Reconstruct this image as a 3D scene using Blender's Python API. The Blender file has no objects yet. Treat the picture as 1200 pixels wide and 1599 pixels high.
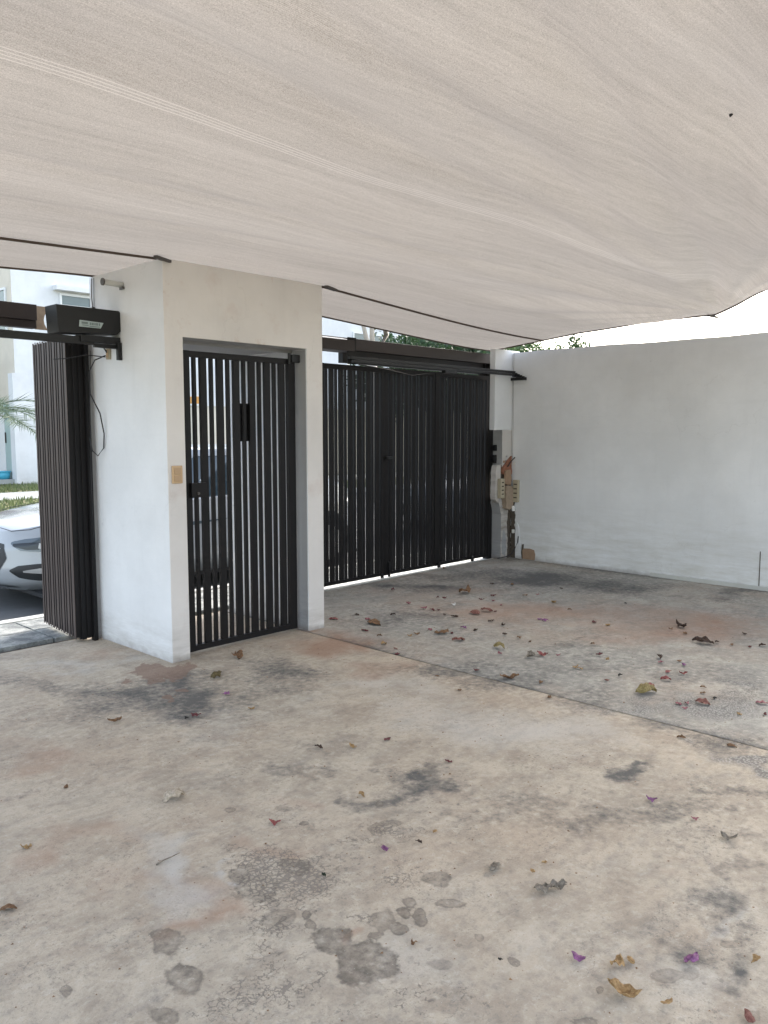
import bpy, bmesh, math, random
import numpy as np
from mathutils import Vector, Matrix
random.seed(7); rng = np.random.default_rng(7)
scene = bpy.context.scene
col = scene.collection

# ------------------------------------------------------------------ camera
cam_d = bpy.data.cameras.new('camera'); cam = bpy.data.objects.new('camera', cam_d); col.objects.link(cam)
cam_d.sensor_fit = 'VERTICAL'; cam_d.sensor_height = 36; cam_d.lens = 36*1270/1599
cam_d.clip_start = 0.05; cam_d.clip_end = 600
cam.location = (0, 0, 1.5)
cam.rotation_euler = (math.radians(90) - math.atan(0.1), 0, math.radians(43.5 - 90))
scene.camera = cam
scene.render.resolution_x = 768; scene.render.resolution_y = 1024

# ------------------------------------------------------------------ light
SUN_EL, SUN_AZ = math.radians(36), math.radians(12)     # azimuth measured from +X towards +Y
world = bpy.data.worlds.new('World'); scene.world = world; world.use_nodes = True
wn = world.node_tree.nodes; wl = world.node_tree.links; wn.clear()
sky = wn.new('ShaderNodeTexSky'); sky.sky_type = 'NISHITA'; sky.sun_disc = False
sky.sun_elevation = SUN_EL; sky.sun_rotation = math.radians(90) - SUN_AZ
sky.air_density = 1.2; sky.dust_density = 3.0; sky.ozone_density = 1.0
bg = wn.new('ShaderNodeBackground'); bg.inputs['Strength'].default_value = 0.15
wo = wn.new('ShaderNodeOutputWorld'); hs = wn.new('ShaderNodeHueSaturation'); hs.inputs['Saturation'].default_value = .62; wl.new(sky.outputs[0], hs.inputs['Color']); wl.new(hs.outputs[0], bg.inputs[0]); wl.new(bg.outputs[0], wo.inputs[0])
sd = bpy.data.lights.new('sun', 'SUN'); sun = bpy.data.objects.new('sun', sd); col.objects.link(sun)
sd.energy = 1.2; sd.angle = math.radians(30); sd.color = (1.0, 0.93, 0.84)
dv = Vector((math.cos(SUN_EL)*math.cos(SUN_AZ), math.cos(SUN_EL)*math.sin(SUN_AZ), math.sin(SUN_EL)))
sun.rotation_euler = dv.to_track_quat('Z', 'Y').to_euler()
scene.view_settings.view_transform = 'Standard'; scene.view_settings.look = 'None'
scene.view_settings.exposure = 2.12; scene.view_settings.gamma = 1.0
scene.view_settings.use_curve_mapping = False

# ------------------------------------------------------------------ materials
class N:
    """tiny node-graph helper"""
    def __init__(s, name):
        s.m = bpy.data.materials.new(name); s.m.use_nodes = True
        s.t = s.m.node_tree; s.n = s.t.nodes; s.l = s.t.links; s.n.clear()
        s.out = s.n.new('ShaderNodeOutputMaterial')
        s.b = s.n.new('ShaderNodeBsdfPrincipled'); s.l.new(s.b.outputs[0], s.out.inputs[0])
    def put(s, sock, v):
        if isinstance(v, bpy.types.NodeSocket): s.l.new(v, sock)
        elif isinstance(v, (tuple, list)) and len(v) == 3 and sock.type == 'RGBA': sock.default_value = (*v, 1)
        else: sock.default_value = v
    def co(s, kind='Object', scale=(1, 1, 1)):
        t = s.n.new('ShaderNodeTexCoord'); mp = s.n.new('ShaderNodeMapping')
        s.l.new(t.outputs[kind], mp.inputs[0]); mp.inputs['Scale'].default_value = scale
        return mp.outputs[0]
    def noise(s, sc, det=4, rough=.55, co=None, dist=0, out='Fac'):
        t = s.n.new('ShaderNodeTexNoise'); t.inputs['Scale'].default_value = sc
        t.inputs['Detail'].default_value = det; t.inputs['Roughness'].default_value = rough
        t.inputs['Distortion'].default_value = dist
        s.l.new(co if co is not None else s.co(), t.inputs['Vector']); return t.outputs[out]
    def math(s, op, a, b=0.0, c=0.0, clamp=False):
        t = s.n.new('ShaderNodeMath'); t.operation = op; t.use_clamp = clamp
        s.put(t.inputs[0], a); s.put(t.inputs[1], b); s.put(t.inputs[2], c); return t.outputs[0]
    def rng(s, v, a, b, c=0., d=1., smooth=False):
        t = s.n.new('ShaderNodeMapRange'); s.put(t.inputs[0], v)
        if smooth: t.interpolation_type = 'SMOOTHSTEP'
        t.inputs[1].default_value = a; t.inputs[2].default_value = b; t.inputs[3].default_value = c; t.inputs[4].default_value = d
        return t.outputs[0]
    def mix(s, f, a, b, mode='MIX'):
        t = s.n.new('ShaderNodeMix'); t.data_type = 'RGBA'; t.blend_type = mode
        s.put(t.inputs[0], f); s.put(t.inputs[6], a); s.put(t.inputs[7], b); return t.outputs[2]
    def attr(s, name):
        t = s.n.new('ShaderNodeAttribute'); t.attribute_name = name; return t.outputs['Fac']
    def sep(s, co):
        t = s.n.new('ShaderNodeSeparateXYZ'); s.l.new(co, t.inputs[0]); return t.outputs
    def bump(s, h, strength=.3, dist=.01):
        t = s.n.new('ShaderNodeBump'); t.inputs['Strength'].default_value = strength; t.inputs['Distance'].default_value = dist
        s.l.new(h, t.inputs['Height']); s.l.new(t.outputs[0], s.b.inputs['Normal']); return t.outputs[0]
    def set(s, **k):
        for kk, v in k.items():
            s.put(s.b.inputs[kk.replace('_', ' ')], v)
        return s

def simple(name, c, rough=.6, metal=0, var=.12, scale=14, bump=0, spec=.5, coat=0):
    g = N(name); nz = g.noise(scale, 5, .6)
    dark = tuple(x*(1-var) for x in c); lite = tuple(min(1, x*(1+var)) for x in c)
    g.set(Base_Color=g.mix(nz, dark, lite), Roughness=rough, Metallic=metal)
    g.b.inputs['Specular IOR Level'].default_value = spec; g.b.inputs['Coat Weight'].default_value = coat
    if bump: g.bump(g.noise(scale*6, 3), bump, .004)
    return g.m

def plaster(name, c, dirt=(.30, .27, .23), dirt_amt=.5, zdirt=.35, reddish=0.0, bump=.25):
    g = N(name); co = g.co()
    big = g.noise(1.3, 5, .6, co); fine = g.noise(38, 4, .6, co); streak = g.noise(3.0, 5, .65, g.co('Object', (3.2, 3.2, .35)))
    band = g.noise(2.2, 5, .7, g.co('Object', (.5, .5, 7.0)))
    base = g.mix(g.rng(big, .35, .7), tuple(x*.86 for x in c), c)
    base = g.mix(g.math('MULTIPLY', g.rng(streak, .55, .8), .22), base, tuple(x*.72 for x in c))
    base = g.mix(g.math('MULTIPLY', g.rng(band, .55, .85), .25), base, tuple(x*.75 for x in c))
    z = g.sep(co)[2]
    low = g.math('MULTIPLY', g.rng(z, zdirt, 0.0, 0, 1, True), g.rng(g.noise(3.2, 6, .72, g.co('Object', (.7, .7, 4.5))), .36, .66))
    low2 = g.rng(g.math('ADD', z, g.math('MULTIPLY', g.noise(9, 6, .7, co), .09)), .085, .03)
    base = g.mix(g.math('MULTIPLY', low, dirt_amt), base, dirt)
    base = g.mix(g.math('MULTIPLY', low2, .75*min(1, dirt_amt*1.6)), base, (.16, .13, .11))
    if reddish:
        rd = g.math('MULTIPLY', g.rng(g.noise(4, 6, .7, co), .58, .78), g.rng(z, 1.9, 2.15))
        rd2 = g.math('MULTIPLY', g.rng(g.noise(3.1, 5, .7, co), .55, .8), .4)
        base = g.mix(g.math('MULTIPLY', g.math('ADD', rd, rd2, 0, True), reddish), base, (.42, .24, .18))
    wv = g.n.new('ShaderNodeVectorMath'); wv.operation = 'ADD'; sc = g.n.new('ShaderNodeVectorMath'); sc.operation = 'SCALE'; sc.inputs['Scale'].default_value = .5
    g.l.new(g.noise(2.5, 5, .6, co, 0, 'Color'), sc.inputs[0]); g.l.new(co, wv.inputs[0]); g.l.new(sc.outputs[0], wv.inputs[1])
    vo = g.n.new('ShaderNodeTexVoronoi'); vo.feature = 'DISTANCE_TO_EDGE'; vo.inputs['Scale'].default_value = 1.0; g.l.new(wv.outputs[0], vo.inputs['Vector'])
    crack = g.math('MULTIPLY', g.rng(vo.outputs['Distance'], .006, .001), g.rng(g.noise(1.1, 3, .6, co), .50, .60))
    base = g.mix(g.math('MULTIPLY', crack, .10), base, (.28, .26, .24))
    mould = g.math('MULTIPLY', g.rng(g.noise(9, 7, .8, co), .60, .70), g.rng(g.noise(.9, 3, .6, co), .52, .66))
    base = g.mix(g.math('MULTIPLY', mould, .24), base, (.22, .23, .22))
    sp = g.rng(g.noise(85, 2, .5, co), .74, .80)
    base = g.mix(g.math('MULTIPLY', sp, .25), base, (.25, .23, .2))
    g.set(Base_Color=base, Roughness=.88)
    h = g.math('ADD', g.math('MULTIPLY', fine, .3), g.math('MULTIPLY', g.noise(7, 3, .5, co), 1.2))
    g.bump(h, bump, .012); return g.m

M = {}
M['white_wall'] = plaster('painted_render', (.79, .80, .81), dirt_amt=.45)
M['bounce_warm_wall'] = plaster('bounce_warm_render', (.76, .725, .695), reddish=.75, dirt_amt=.55)  # white front with warm bounced light put into the colour, plus red stains
M['right_wall'] = plaster('boundary_render', (.80, .81, .82), dirt=(.36, .33, .24), dirt_amt=.42, zdirt=.85)
M['pillar_paint'] = plaster('flaking_pillar_paint', (.60, .57, .54), dirt=(.20, .17, .14), dirt_amt=.9, zdirt=1.6, reddish=.3, bump=.5)
M['grey_render'] = plaster('bare_cement_and_shade', (.36, .36, .36), dirt=(.16, .16, .18), dirt_amt=.6, zdirt=.5)  # bare cement; also painted shade on the pillar's left faces
M['house_white'] = plaster('house_render', (.74, .76, .78), dirt_amt=.3)
M['house_cream'] = plaster('house_cream', (.66, .61, .52), dirt_amt=.3)
M['gate'] = simple('dark_gate_paint', (.0105, .0095, .010), .5, 0, .25, 20, .12, .22)
M['gate_brown'] = simple('brown_gate_paint', (.036, .028, .027), .5, 0, .15, 12, .1, .3)
M['slat_skylit'] = simple('skylit_slat_paint', (.075, .057, .052), .5, 0, .12, 18, .1, .3)  # same dark gate paint, lightened to carry the open skylight on it
M['black'] = simple('black_plastic', (.010, .010, .011), .45, 0, .2, 25, .1, .4)
M['rubber'] = simple('rubber', (.018, .018, .018), .85, 0, .2)
M['wire'] = simple('cable_sheath', (.012, .012, .014), .6)
M['plate'] = simple('silver_label', (.40, .47, .47), .4, .3, .1, 60)
M['plate_mark'] = simple('label_print', (.17, .21, .21), .5)
M['switch'] = simple('yellowed_plastic', (.55, .38, .22), .45, 0, .06)
M['switch_dark'] = simple('aged_plastic', (.46, .31, .18), .5, 0, .06)
M['box_old'] = simple('old_outlet_plastic', (.42, .37, .27), .6, 0, .15, 30)
M['cardboard'] = simple('tan_filler_board', (.31, .24, .175), .9, 0, .35, 26, .5)
M['terracotta'] = simple('exposed_clay', (.27, .115, .07), .9, 0, .5, 34, .6)
M['ochre'] = simple('exposed_mortar', (.31, .21, .14), .95, 0, .25, 25, .5)
M['chase'] = simple('chase_hole', (.08, .065, .05), .95, 0, .4, 30, .5)
M['pipe'] = simple('pvc_pipe', (.58, .58, .55), .4, 0, .08)
M['hem'] = simple('sail_hem', (.085, .062, .048), .8, 0, .2, 40)
M['clamp'] = simple('clamp_metal', (.10, .09, .085), .5, .5, .3, 40)
M['asphalt'] = simple('asphalt', (.085, .088, .09), .85, 0, .25, 9, .4)
M['kerb'] = simple('painted_kerb', (.50, .50, .47), .85, 0, .15, 9, .3)
M['grass_soil'] = simple('dry_verge', (.16, .15, .075), .95, 0, .4, 3, .5)
M['grass'] = simple('grass_blades', (.10, .13, .045), .8, 0, .5, 2)
M['far_path'] = simple('far_path', (.34, .35, .34), .9, 0, .15, 3, .2)
M['bark'] = simple('pale_bark', (.40, .36, .31), .9, 0, .25, 12, .4)
M['bark_dark'] = simple('dark_bark', (.12, .095, .07), .95, 0, .25, 12, .4)
M['car_paint'] = simple('white_car_paint', (.33, .35, .37), .2, 0, .02, 3, 0, .5, .8)
M['car_black'] = simple('car_black_trim', (.012, .014, .017), .45, 0, .1)
M['chrome'] = simple('chrome', (.7, .7, .7), .15, 1, .05)
M['glass_dark'] = simple('dark_glass', (.030, .050, .065), .06, 0, .1, 3, 0, .9)
M['lens'] = simple('headlight_lens', (.075, .10, .12), .08, 0, .2, 8, 0, .9)
M['lens_dark'] = simple('headlight_inner', (.03, .035, .04), .2, .3)
M['lens_pale'] = simple('fog_lamp', (.42, .42, .42), .25, .2)
M['rim'] = simple('wheel_rim', (.45, .46, .47), .3, .9)
M['pane'] = simple('window_pane', (.10, .14, .15), .08, 0, .2, 2, 0, .8)
M['frame_white'] = simple('window_frame', (.72, .74, .75), .5)
M['teal'] = simple('pale_teal_door', (.36, .47, .46), .6, 0, .06)
M['blue'] = simple('blue_plastic', (.06, .36, .50), .4)
M['orange'] = simple('orange_box', (.60, .30, .08), .6)
M['paper'] = simple('paper', (.75, .74, .72), .9)

def foliage_mat(name, a, b):
    g = N(name); oi = g.n.new('ShaderNodeNewGeometry')
    r = oi.outputs['Random Per Island']
    c = g.mix(r, a, b); g.set(Base_Color=c, Roughness=.55)
    tr = g.n.new('ShaderNodeBsdfTranslucent'); g.l.new(c, tr.inputs[0]); ms = g.n.new('ShaderNodeMixShader'); ms.inputs[0].default_value = .3
    g.l.new(g.b.outputs[0], ms.inputs[1]); g.l.new(tr.outputs[0], ms.inputs[2]); g.l.new(ms.outputs[0], g.out.inputs[0]); return g.m
M['leaf_green'] = foliage_mat('green_leaves', (.035, .075, .03), (.09, .15, .05))
M['leaf_deep'] = foliage_mat('deep_green_leaves', (.02, .05, .025), (.055, .10, .04))
M['leaf_light'] = foliage_mat('light_green_leaves', (.08, .11, .05), (.16, .20, .08))
M['palm'] = foliage_mat('palm_leaflets', (.05, .09, .05), (.11, .16, .09))

def dry_mat(name, a, b, rough=.8):
    g = N(name); co = g.co(); nz = g.noise(90, 4, .6, co); nz2 = g.noise(300, 2, .5, co)
    c = g.mix(g.rng(nz, .35, .65), a, b); g.set(Base_Color=c, Roughness=rough)
    g.bump(nz2, .3, .001)
    tr = g.n.new('ShaderNodeBsdfTranslucent'); g.l.new(c, tr.inputs[0]); ms = g.n.new('ShaderNodeMixShader'); ms.inputs[0].default_value = .2
    g.l.new(g.b.outputs[0], ms.inputs[1]); g.l.new(tr.outputs[0], ms.inputs[2]); g.l.new(ms.outputs[0], g.out.inputs[0]); return g.m
LM = dict(pale=dry_mat('pale_dry_leaf', (.34, .28, .21), (.60, .51, .40)), grey=dry_mat('grey_dry_leaf', (.13, .11, .085), (.34, .29, .23)),
    tan=dry_mat('tan_petal', (.26, .15, .06), (.54, .36, .17)), brown=dry_mat('brown_leaf', (.12, .06, .03), (.30, .17, .085)),
    brownolive=dry_mat('brown_olive_leaf', (.07, .05, .02), (.18, .14, .06)), olive=dry_mat('olive_leaf', (.17, .13, .045), (.36, .28, .12)),
    darkbrown=dry_mat('dark_brown_leaf', (.035, .022, .015), (.09, .05, .035)), dark=dry_mat('black_scrap', (.01, .01, .01), (.035, .03, .025)),
    darkgreen=dry_mat('dark_green_scrap', (.01, .02, .01), (.03, .05, .02)), bract_purple=dry_mat('purple_bract', (.15, .05, .13), (.36, .14, .30), .6),
    bract_red=dry_mat('red_bract', (.20, .045, .045), (.38, .12, .11), .6), bract_dark=dry_mat('dark_red_bract', (.09, .02, .025), (.20, .06, .06)),
    bract_pink=dry_mat('pink_bract', (.24, .08, .10), (.40, .17, .18)), bract_rust=dry_mat('rust_bract', (.17, .06, .045), (.32, .15, .12)),
    white=dry_mat('white_scrap', (.6, .6, .6), (.75, .74, .72)))

# shade cloth: knitted, partly lets the light through
def sail_mat():
    g = N('shade_cloth'); co = g.co(); xyz = g.sep(co)
    # long knit streaks run along x, slightly warped
    wob = g.noise(.8, 3, .5, co)
    yy = g.math('ADD', xyz[1], g.math('MULTIPLY', wob, .10))
    cx = g.n.new('ShaderNodeCombineXYZ'); g.l.new(g.math('MULTIPLY', xyz[0], .045), cx.inputs[0]); g.l.new(yy, cx.inputs[1])
    st = g.noise(26, 6, .75, cx.outputs[0]); st2 = g.noise(110, 3, .6, cx.outputs[0])
    broad = g.noise(2.1, 4, .55, cx.outputs[0])
    wv = g.n.new('ShaderNodeTexWave'); wv.bands_direction = 'DIAGONAL'; wv.inputs['Scale'].default_value = 75; wv.inputs['Distortion'].default_value = 6
    wv.inputs['Detail'].default_value = 3; wv.inputs['Detail Scale'].default_value = 5; g.l.new(co, wv.inputs['Vector'])
    grain = g.noise(210, 3, .75, co)
    v = g.math('ADD', g.math('MULTIPLY', st, .34), g.math('MULTIPLY', st2, .16))
    v = g.math('ADD', v, g.math('MULTIPLY', grain, .74)); v = g.math('ADD', v, g.math('MULTIPLY', wv.outputs['Fac'], .22))
    v = g.math('ADD', v, g.math('MULTIPLY', broad, .35))
    f = g.rng(v, .68, 1.18)
    # stitched seam: four pale lines, more thin single ones
    def line(y0, w):
        return g.rng(g.math('ABSOLUTE', g.math('SUBTRACT', g.math('ADD', xyz[1], g.math('MULTIPLY', g.noise(.9, 2, .5, co), .05)), y0)), w, w*.3)
    seam = line(2.80, .0035)
    for y0, w in ((2.817, .0035), (2.834, .0035), (2.851, .0035), (3.62, .0025), (3.70, .002), (1.95, .0018), (3.17, .0015), (4.05, .0015)):
        seam = g.math('MAXIMUM', seam, g.math('MULTIPLY', line(y0, w), 1.0 if w > .003 else .45))
    c = g.mix(f, (.31, .28, .250), (.68, .632, .58))
    c = g.mix(g.math('MULTIPLY', seam, .55), c, (.78, .73, .68))
    g.set(Base_Color=c, Roughness=.9); g.b.inputs['Specular IOR Level'].default_value = .15
    g.bump(g.math('ADD', v, g.math('MULTIPLY', seam, .5)), .35, .003)
    tr = g.n.new('ShaderNodeBsdfTranslucent'); g.l.new(c, tr.inputs[0])
    ms = g.n.new('ShaderNodeMixShader'); ms.inputs[0].default_value = .19
    g.l.new(g.b.outputs[0], ms.inputs[1]); g.l.new(tr.outputs[0], ms.inputs[2])
    g.l.new(ms.outputs[0], g.out.inputs[0]); return g.m
M['sail'] = sail_mat()

def floor_mat(name, grey):
    g = N(name); co = g.co()
    n1 = g.noise(.9, 6, .6, co); n2 = g.noise(4.5, 7, .68, co); n3 = g.noise(26, 5, .7, co); n4 = g.noise(140, 3, .65, co)
    # faint trowel drag running along x
    drag = g.noise(9, 6, .7, g.co('Object', (.25, 1.6, 1)))
    if grey: a, b, c_ = (.26, .25, .222), (.41, .392, .35), (.37, .30, .235)
    else: a, b, c_ = (.35, .292, .228), (.50, .435, .345), (.46, .365, .272)
    base = g.mix(g.rng(n2, .36, .66), a, b)
    base = g.mix(g.math('MULTIPLY', g.rng(n1, .42, .66), .7), base, c_)
    worn = g.rng(g.noise(2.4, 9, .74, co, .5), .485, .53); worn2 = g.rng(g.noise(7.0, 8, .78, g.co('Object', (.6, 1.0, 1)), .3), .50, .56)
    base = g.mix(g.math('MULTIPLY', worn, .32), base, tuple(x*1.18 for x in b))
    base = g.mix(g.math('MULTIPLY', worn2, .26), base, tuple(x*.72 for x in a))
    fleck = g.math('MULTIPLY', g.rng(g.noise(62, 5, .8, co), .555, .60), g.rng(g.noise(2.9, 5, .7, co), .47, .60))
    base = g.mix(g.math('MULTIPLY', fleck, .68 if grey else .60), base, (.13, .122, .11))
    grime = g.math('MULTIPLY', g.rng(g.noise(1.7, 8, .78, g.co('Object', (.8, 1.3, 1)), .4), .53, .66), g.rng(g.noise(17, 5, .75, co), .38, .60))
    base = g.mix(g.math('MULTIPLY', grime, .80 if grey else .48), base, (.115, .115, .11))
    base = g.mix(g.math('MULTIPLY', g.rng(drag, .52, .76), .35), base, (.27, .25, .23))
    base = g.mix(g.math('MULTIPLY', g.rng(n3, .53, .68), .42), base, (.20, .185, .165))
    base = g.mix(g.math('MULTIPLY', g.rng(n3, .46, .32), .40), base, (.58, .53, .45))
    pale = g.attr('pale'); base = g.mix(g.math('MULTIPLY', g.rng(g.math('ADD', pale, g.math('MULTIPLY', g.math('SUBTRACT', n2, .5), .8)), .1, .8), .7), base, (.50, .485, .455))
    red = g.attr('red'); base = g.mix(g.math('MULTIPLY', g.rng(g.math('ADD', red, g.math('MULTIPLY', g.math('SUBTRACT', n2, .5), 1.1)), .12, .9), .68), base, (.30, .165, .105))
    dark = g.attr('dark'); dn = g.math('ADD', dark, g.math('MULTIPLY', g.math('SUBTRACT', g.math('ADD', g.math('MULTIPLY', n2, .5), g.math('MULTIPLY', n3, .5)), .5), 2.6))
    base = g.mix(g.math('MULTIPLY', g.math('MULTIPLY', g.rng(dn, .05, .85), g.rng(dark, 0, .2)), .86), base, (.068, .070, .072))
    # flaking: lace of bare cement between plates of worn paint
    wv = g.n.new('ShaderNodeVectorMath'); wv.operation = 'ADD'; nv = g.noise(24, 5, .7, co, 0, 'Color')
    sc = g.n.new('ShaderNodeVectorMath'); sc.operation = 'SCALE'; g.l.new(nv, sc.inputs[0]); sc.inputs['Scale'].default_value = .042
    g.l.new(co, wv.inputs[0]); g.l.new(sc.outputs[0], wv.inputs[1])
    vo = g.n.new('ShaderNodeTexVoronoi'); vo.feature = 'DISTANCE_TO_EDGE'; vo.inputs['Scale'].default_value = 50; g.l.new(wv.outputs[0], vo.inputs['Vector'])
    fl = g.attr('flake'); gate_ = g.noise(15, 6, .8, co)
    wid = g.math('MULTIPLY', g.rng(g.math('ADD', g.math('MULTIPLY', fl, .62), g.math('MULTIPLY', gate_, 1.5)), 1.02, 1.75), .36)
    wid = g.math('MULTIPLY', wid, g.rng(fl, 0, .15))
    lace = g.rng(g.math('SUBTRACT', wid, vo.outputs['Distance']), 0.0, .022)
    base = g.mix(g.math('MULTIPLY', lace, .66), base, (.175, .152, .133))
    # rubble (exposed aggregate)
    ru = g.attr('rubble'); v2 = g.n.new('ShaderNodeTexVoronoi'); v2.inputs['Scale'].default_value = 95; g.l.new(co, v2.inputs['Vector'])
    agg = g.math('MULTIPLY', g.rng(g.math('ADD', ru, g.math('MULTIPLY', g.math('SUBTRACT', n2, .5), 1.)), .2, .6), g.rng(ru, 0, .1))
    base = g.mix(g.math('MULTIPLY', agg, .8), base, g.mix(g.rng(v2.outputs['Distance'], .1, .6), (.46, .45, .42), (.13, .125, .12)))
    # dried drips with a darker rim
    wet = g.attr('wet'); w2 = g.math('ADD', g.math('ADD', wet, g.math('MULTIPLY', g.math('SUBTRACT', g.noise(13, 3, .6, co), .5), .55)), g.math('MULTIPLY', g.math('SUBTRACT', g.noise(60, 4, .7, co), .5), .22))
    body = g.math('MULTIPLY', g.rng(w2, .31, .47, 0, 1, True), g.rng(wet, 0, .1)); rim = g.math('MULTIPLY', body, g.rng(w2, .56, .44))
    amt = g.attr('wetamt')
    base = g.mix(g.math('MULTIPLY', g.math('MULTIPLY', g.math('MULTIPLY', body, g.math('ADD', g.rng(n3, .35, .65, .10, .42), g.rng(g.noise(6.5, 5, .7, co), .35, .65, .12, .42))), 1.0), amt), base, (.105, .088, .073))
    base = g.mix(g.math('MULTIPLY', g.math('MULTIPLY', rim, .28), amt), base, (.07, .06, .052))
    pt = g.attr('paint'); p2 = g.rng(g.math('ADD', pt, g.math('MULTIPLY', g.math('SUBTRACT', g.noise(14, 6, .75, co), .5), 1.1)), .36, .41)
    p2 = g.math('MULTIPLY', p2, g.rng(pt, 0, .05))
    base = g.mix(g.math('MULTIPLY', p2, .7), base, (.215, .135, .10))
    # fine grit and hairlines
    base = g.mix(g.math('MULTIPLY', g.rng(n4, .58, .72), .42), base, (.15, .135, .12))
    blob = g.math('MULTIPLY', g.rng(g.noise(21, 3, .6, co), .66, .70), g.rng(g.noise(3.3, 3, .6, co), .42, .6))
    base = g.mix(g.math('MULTIPLY', blob, .42), base, (.14, .125, .11))
    base = g.mix(g.math('MULTIPLY', g.rng(g.noise(210, 1, .5, co), .76, .79), .6), base, (.72, .70, .66))
    v3 = g.n.new('ShaderNodeTexVoronoi'); v3.feature = 'DISTANCE_TO_EDGE'; v3.inputs['Scale'].default_value = 15; g.l.new(wv.outputs[0], v3.inputs['Vector'])
    hair = g.math('MULTIPLY', g.rng(v3.outputs['Distance'], .018, .0), g.rng(g.noise(6, 5, .7, co), .56, .66))
    base = g.mix(g.math('MULTIPLY', hair, .7), base, (.16, .15, .14))
    g.set(Base_Color=base, Roughness=g.rng(n2, .3, .7, .78, .93))
    g.b.inputs['Specular IOR Level'].default_value = .3
    h = g.math('ADD', g.math('MULTIPLY', n3, .8), g.math('MULTIPLY', n4, .5)); h = g.math('SUBTRACT', h, g.math('MULTIPLY', lace, .55))
    h = g.math('ADD', h, g.math('MULTIPLY', n2, 1.6))
    g.bump(h, .8, .006); return g.m
M['floor_l'] = floor_mat('worn_beige_concrete', False)
M['floor_r'] = floor_mat('worn_grey_concrete', True)

def apron_mat():
    g = N('broomed_concrete'); co = g.co(); n = g.noise(6, 7, .72, co); n2 = g.noise(60, 4, .7, co)
    b = g.mix(g.rng(n, .40, .62), (.13, .14, .14), (.40, .41, .39)); b = g.mix(g.math('MULTIPLY', g.rng(n2, .5, .7), .5), b, (.12, .125, .12))
    g.set(Base_Color=b, Roughness=.9); g.bump(n2, .7, .01); return g.m
M['apron'] = apron_mat()

# ------------------------------------------------------------------ mesh helpers
class MB:
    def __init__(s): s.v = []; s.f = []
    def quad(s, a, b, c, d):
        i = len(s.v); s.v += [a, b, c, d]; s.f.append((i, i+1, i+2, i+3)); return s
    def box(s, x0, x1, y0, y1, z0, z1, bev=0):
        i = len(s.v)
        if bev <= 0:
            s.v += [(x, y, z) for z in (z0, z1) for y in (y0, y1) for x in (x0, x1)]
            s.f += [tuple(i+k for k in q) for q in ((0, 2, 3, 1), (4, 5, 7, 6), (0, 1, 5, 4), (2, 6, 7, 3), (0, 4, 6, 2), (1, 3, 7, 5))]
            return s
        bm = bmesh.new(); vs = [bm.verts.new((x, y, z)) for z in (z0, z1) for y in (y0, y1) for x in (x0, x1)]
        for q in ((0, 2, 3, 1), (4, 5, 7, 6), (0, 1, 5, 4), (2, 6, 7, 3), (0, 4, 6, 2), (1, 3, 7, 5)): bm.faces.new([vs[k] for k in q])
        bmesh.ops.bevel(bm, geom=bm.edges[:], offset=bev, segments=2, affect='EDGES', profile=.6)
        s.addbm(bm); return s
    def addbm(s, bm):
        i = len(s.v); bm.verts.index_update()
        s.v += [tuple(v.co) for v in bm.verts]; s.f += [tuple(i+v.index for v in f.verts) for f in bm.faces]; bm.free(); return s
    def prism(s, poly, axis, a, b):
        """poly: 2D points in the plane perpendicular to axis ('x','y','z'), extruded a..b"""
        def P(p, t):
            return (t, p[0], p[1]) if axis == 'x' else (p[0], t, p[1]) if axis == 'y' else (p[0], p[1], t)
        i = len(s.v); n = len(poly)
        s.v += [P(p, a) for p in poly] + [P(p, b) for p in poly]
        s.f.append(tuple(range(i, i+n))); s.f.append(tuple(range(i+2*n-1, i+n-1, -1)))
        for k in range(n): s.f.append((i+k, i+(k+1) % n, i+n+(k+1) % n, i+n+k))
        return s
    def tube(s, pts, r, n=8, taper=None):
        pts = [Vector(p) for p in pts]; i = len(s.v); m = len(pts)
        up = Vector((0, 0, 1))
        for k, p in enumerate(pts):
            d = (pts[min(k+1, m-1)]-pts[max(k-1, 0)]).normalized()
            a = d.cross(up if abs(d.z) < .9 else Vector((1, 0, 0))).normalized(); b = d.cross(a)
            rr = r if taper is None else r*(1-(1-taper)*k/(m-1))
            for q in range(n):
                t = 2*math.pi*q/n; w = p+(a*math.cos(t)+b*math.sin(t))*rr; s.v.append(tuple(w))
        for k in range(m-1):
            for q in range(n):
                s.f.append((i+k*n+q, i+k*n+(q+1) % n, i+(k+1)*n+(q+1) % n, i+(k+1)*n+q))
        s.f.append(tuple(i+q for q in range(n))); s.f.append(tuple(i+(m-1)*n+q for q in reversed(range(n))))
        return s
    def grid(s, fn, nu, nv, closed=False):
        i = len(s.v)
        for a in range(nu+1):
            for b in range(nv+1): s.v.append(tuple(fn(a/nu, b/nv)))
        for a in range(nu):
            for b in range(nv):
                k = i+a*(nv+1)+b; s.f.append((k, k+nv+1, k+nv+2, k+1))
        return s
    def build(s, name, mat, parent=None, smooth=False, norm=True):
        me = bpy.data.meshes.new(name); me.from_pydata(s.v, [], s.f); me.update()
        if norm:
            bm = bmesh.new(); bm.from_mesh(me); bmesh.ops.recalc_face_normals(bm, faces=bm.faces[:]); bm.to_mesh(me); bm.free()
        if mat is not None: me.materials.append(mat)
        if smooth: me.polygons.foreach_set('use_smooth', [True]*len(me.polygons))
        o = bpy.data.objects.new(name, me); col.objects.link(o)
        if parent is not None: o.parent = parent
        return o
def box(name, mat, parent, x0, x1, y0, y1, z0, z1, bev=0):
    return MB().box(x0, x1, y0, y1, z0, z1, bev).build(name, mat, parent)
def tag(o, label, cat, group=None, kind=None):
    if label: o['label'] = label
    if cat: o['category'] = cat
    if group: o['group'] = group
    if kind: o['kind'] = kind
    return o
def struct(o): o['kind'] = 'structure'; return o
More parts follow.
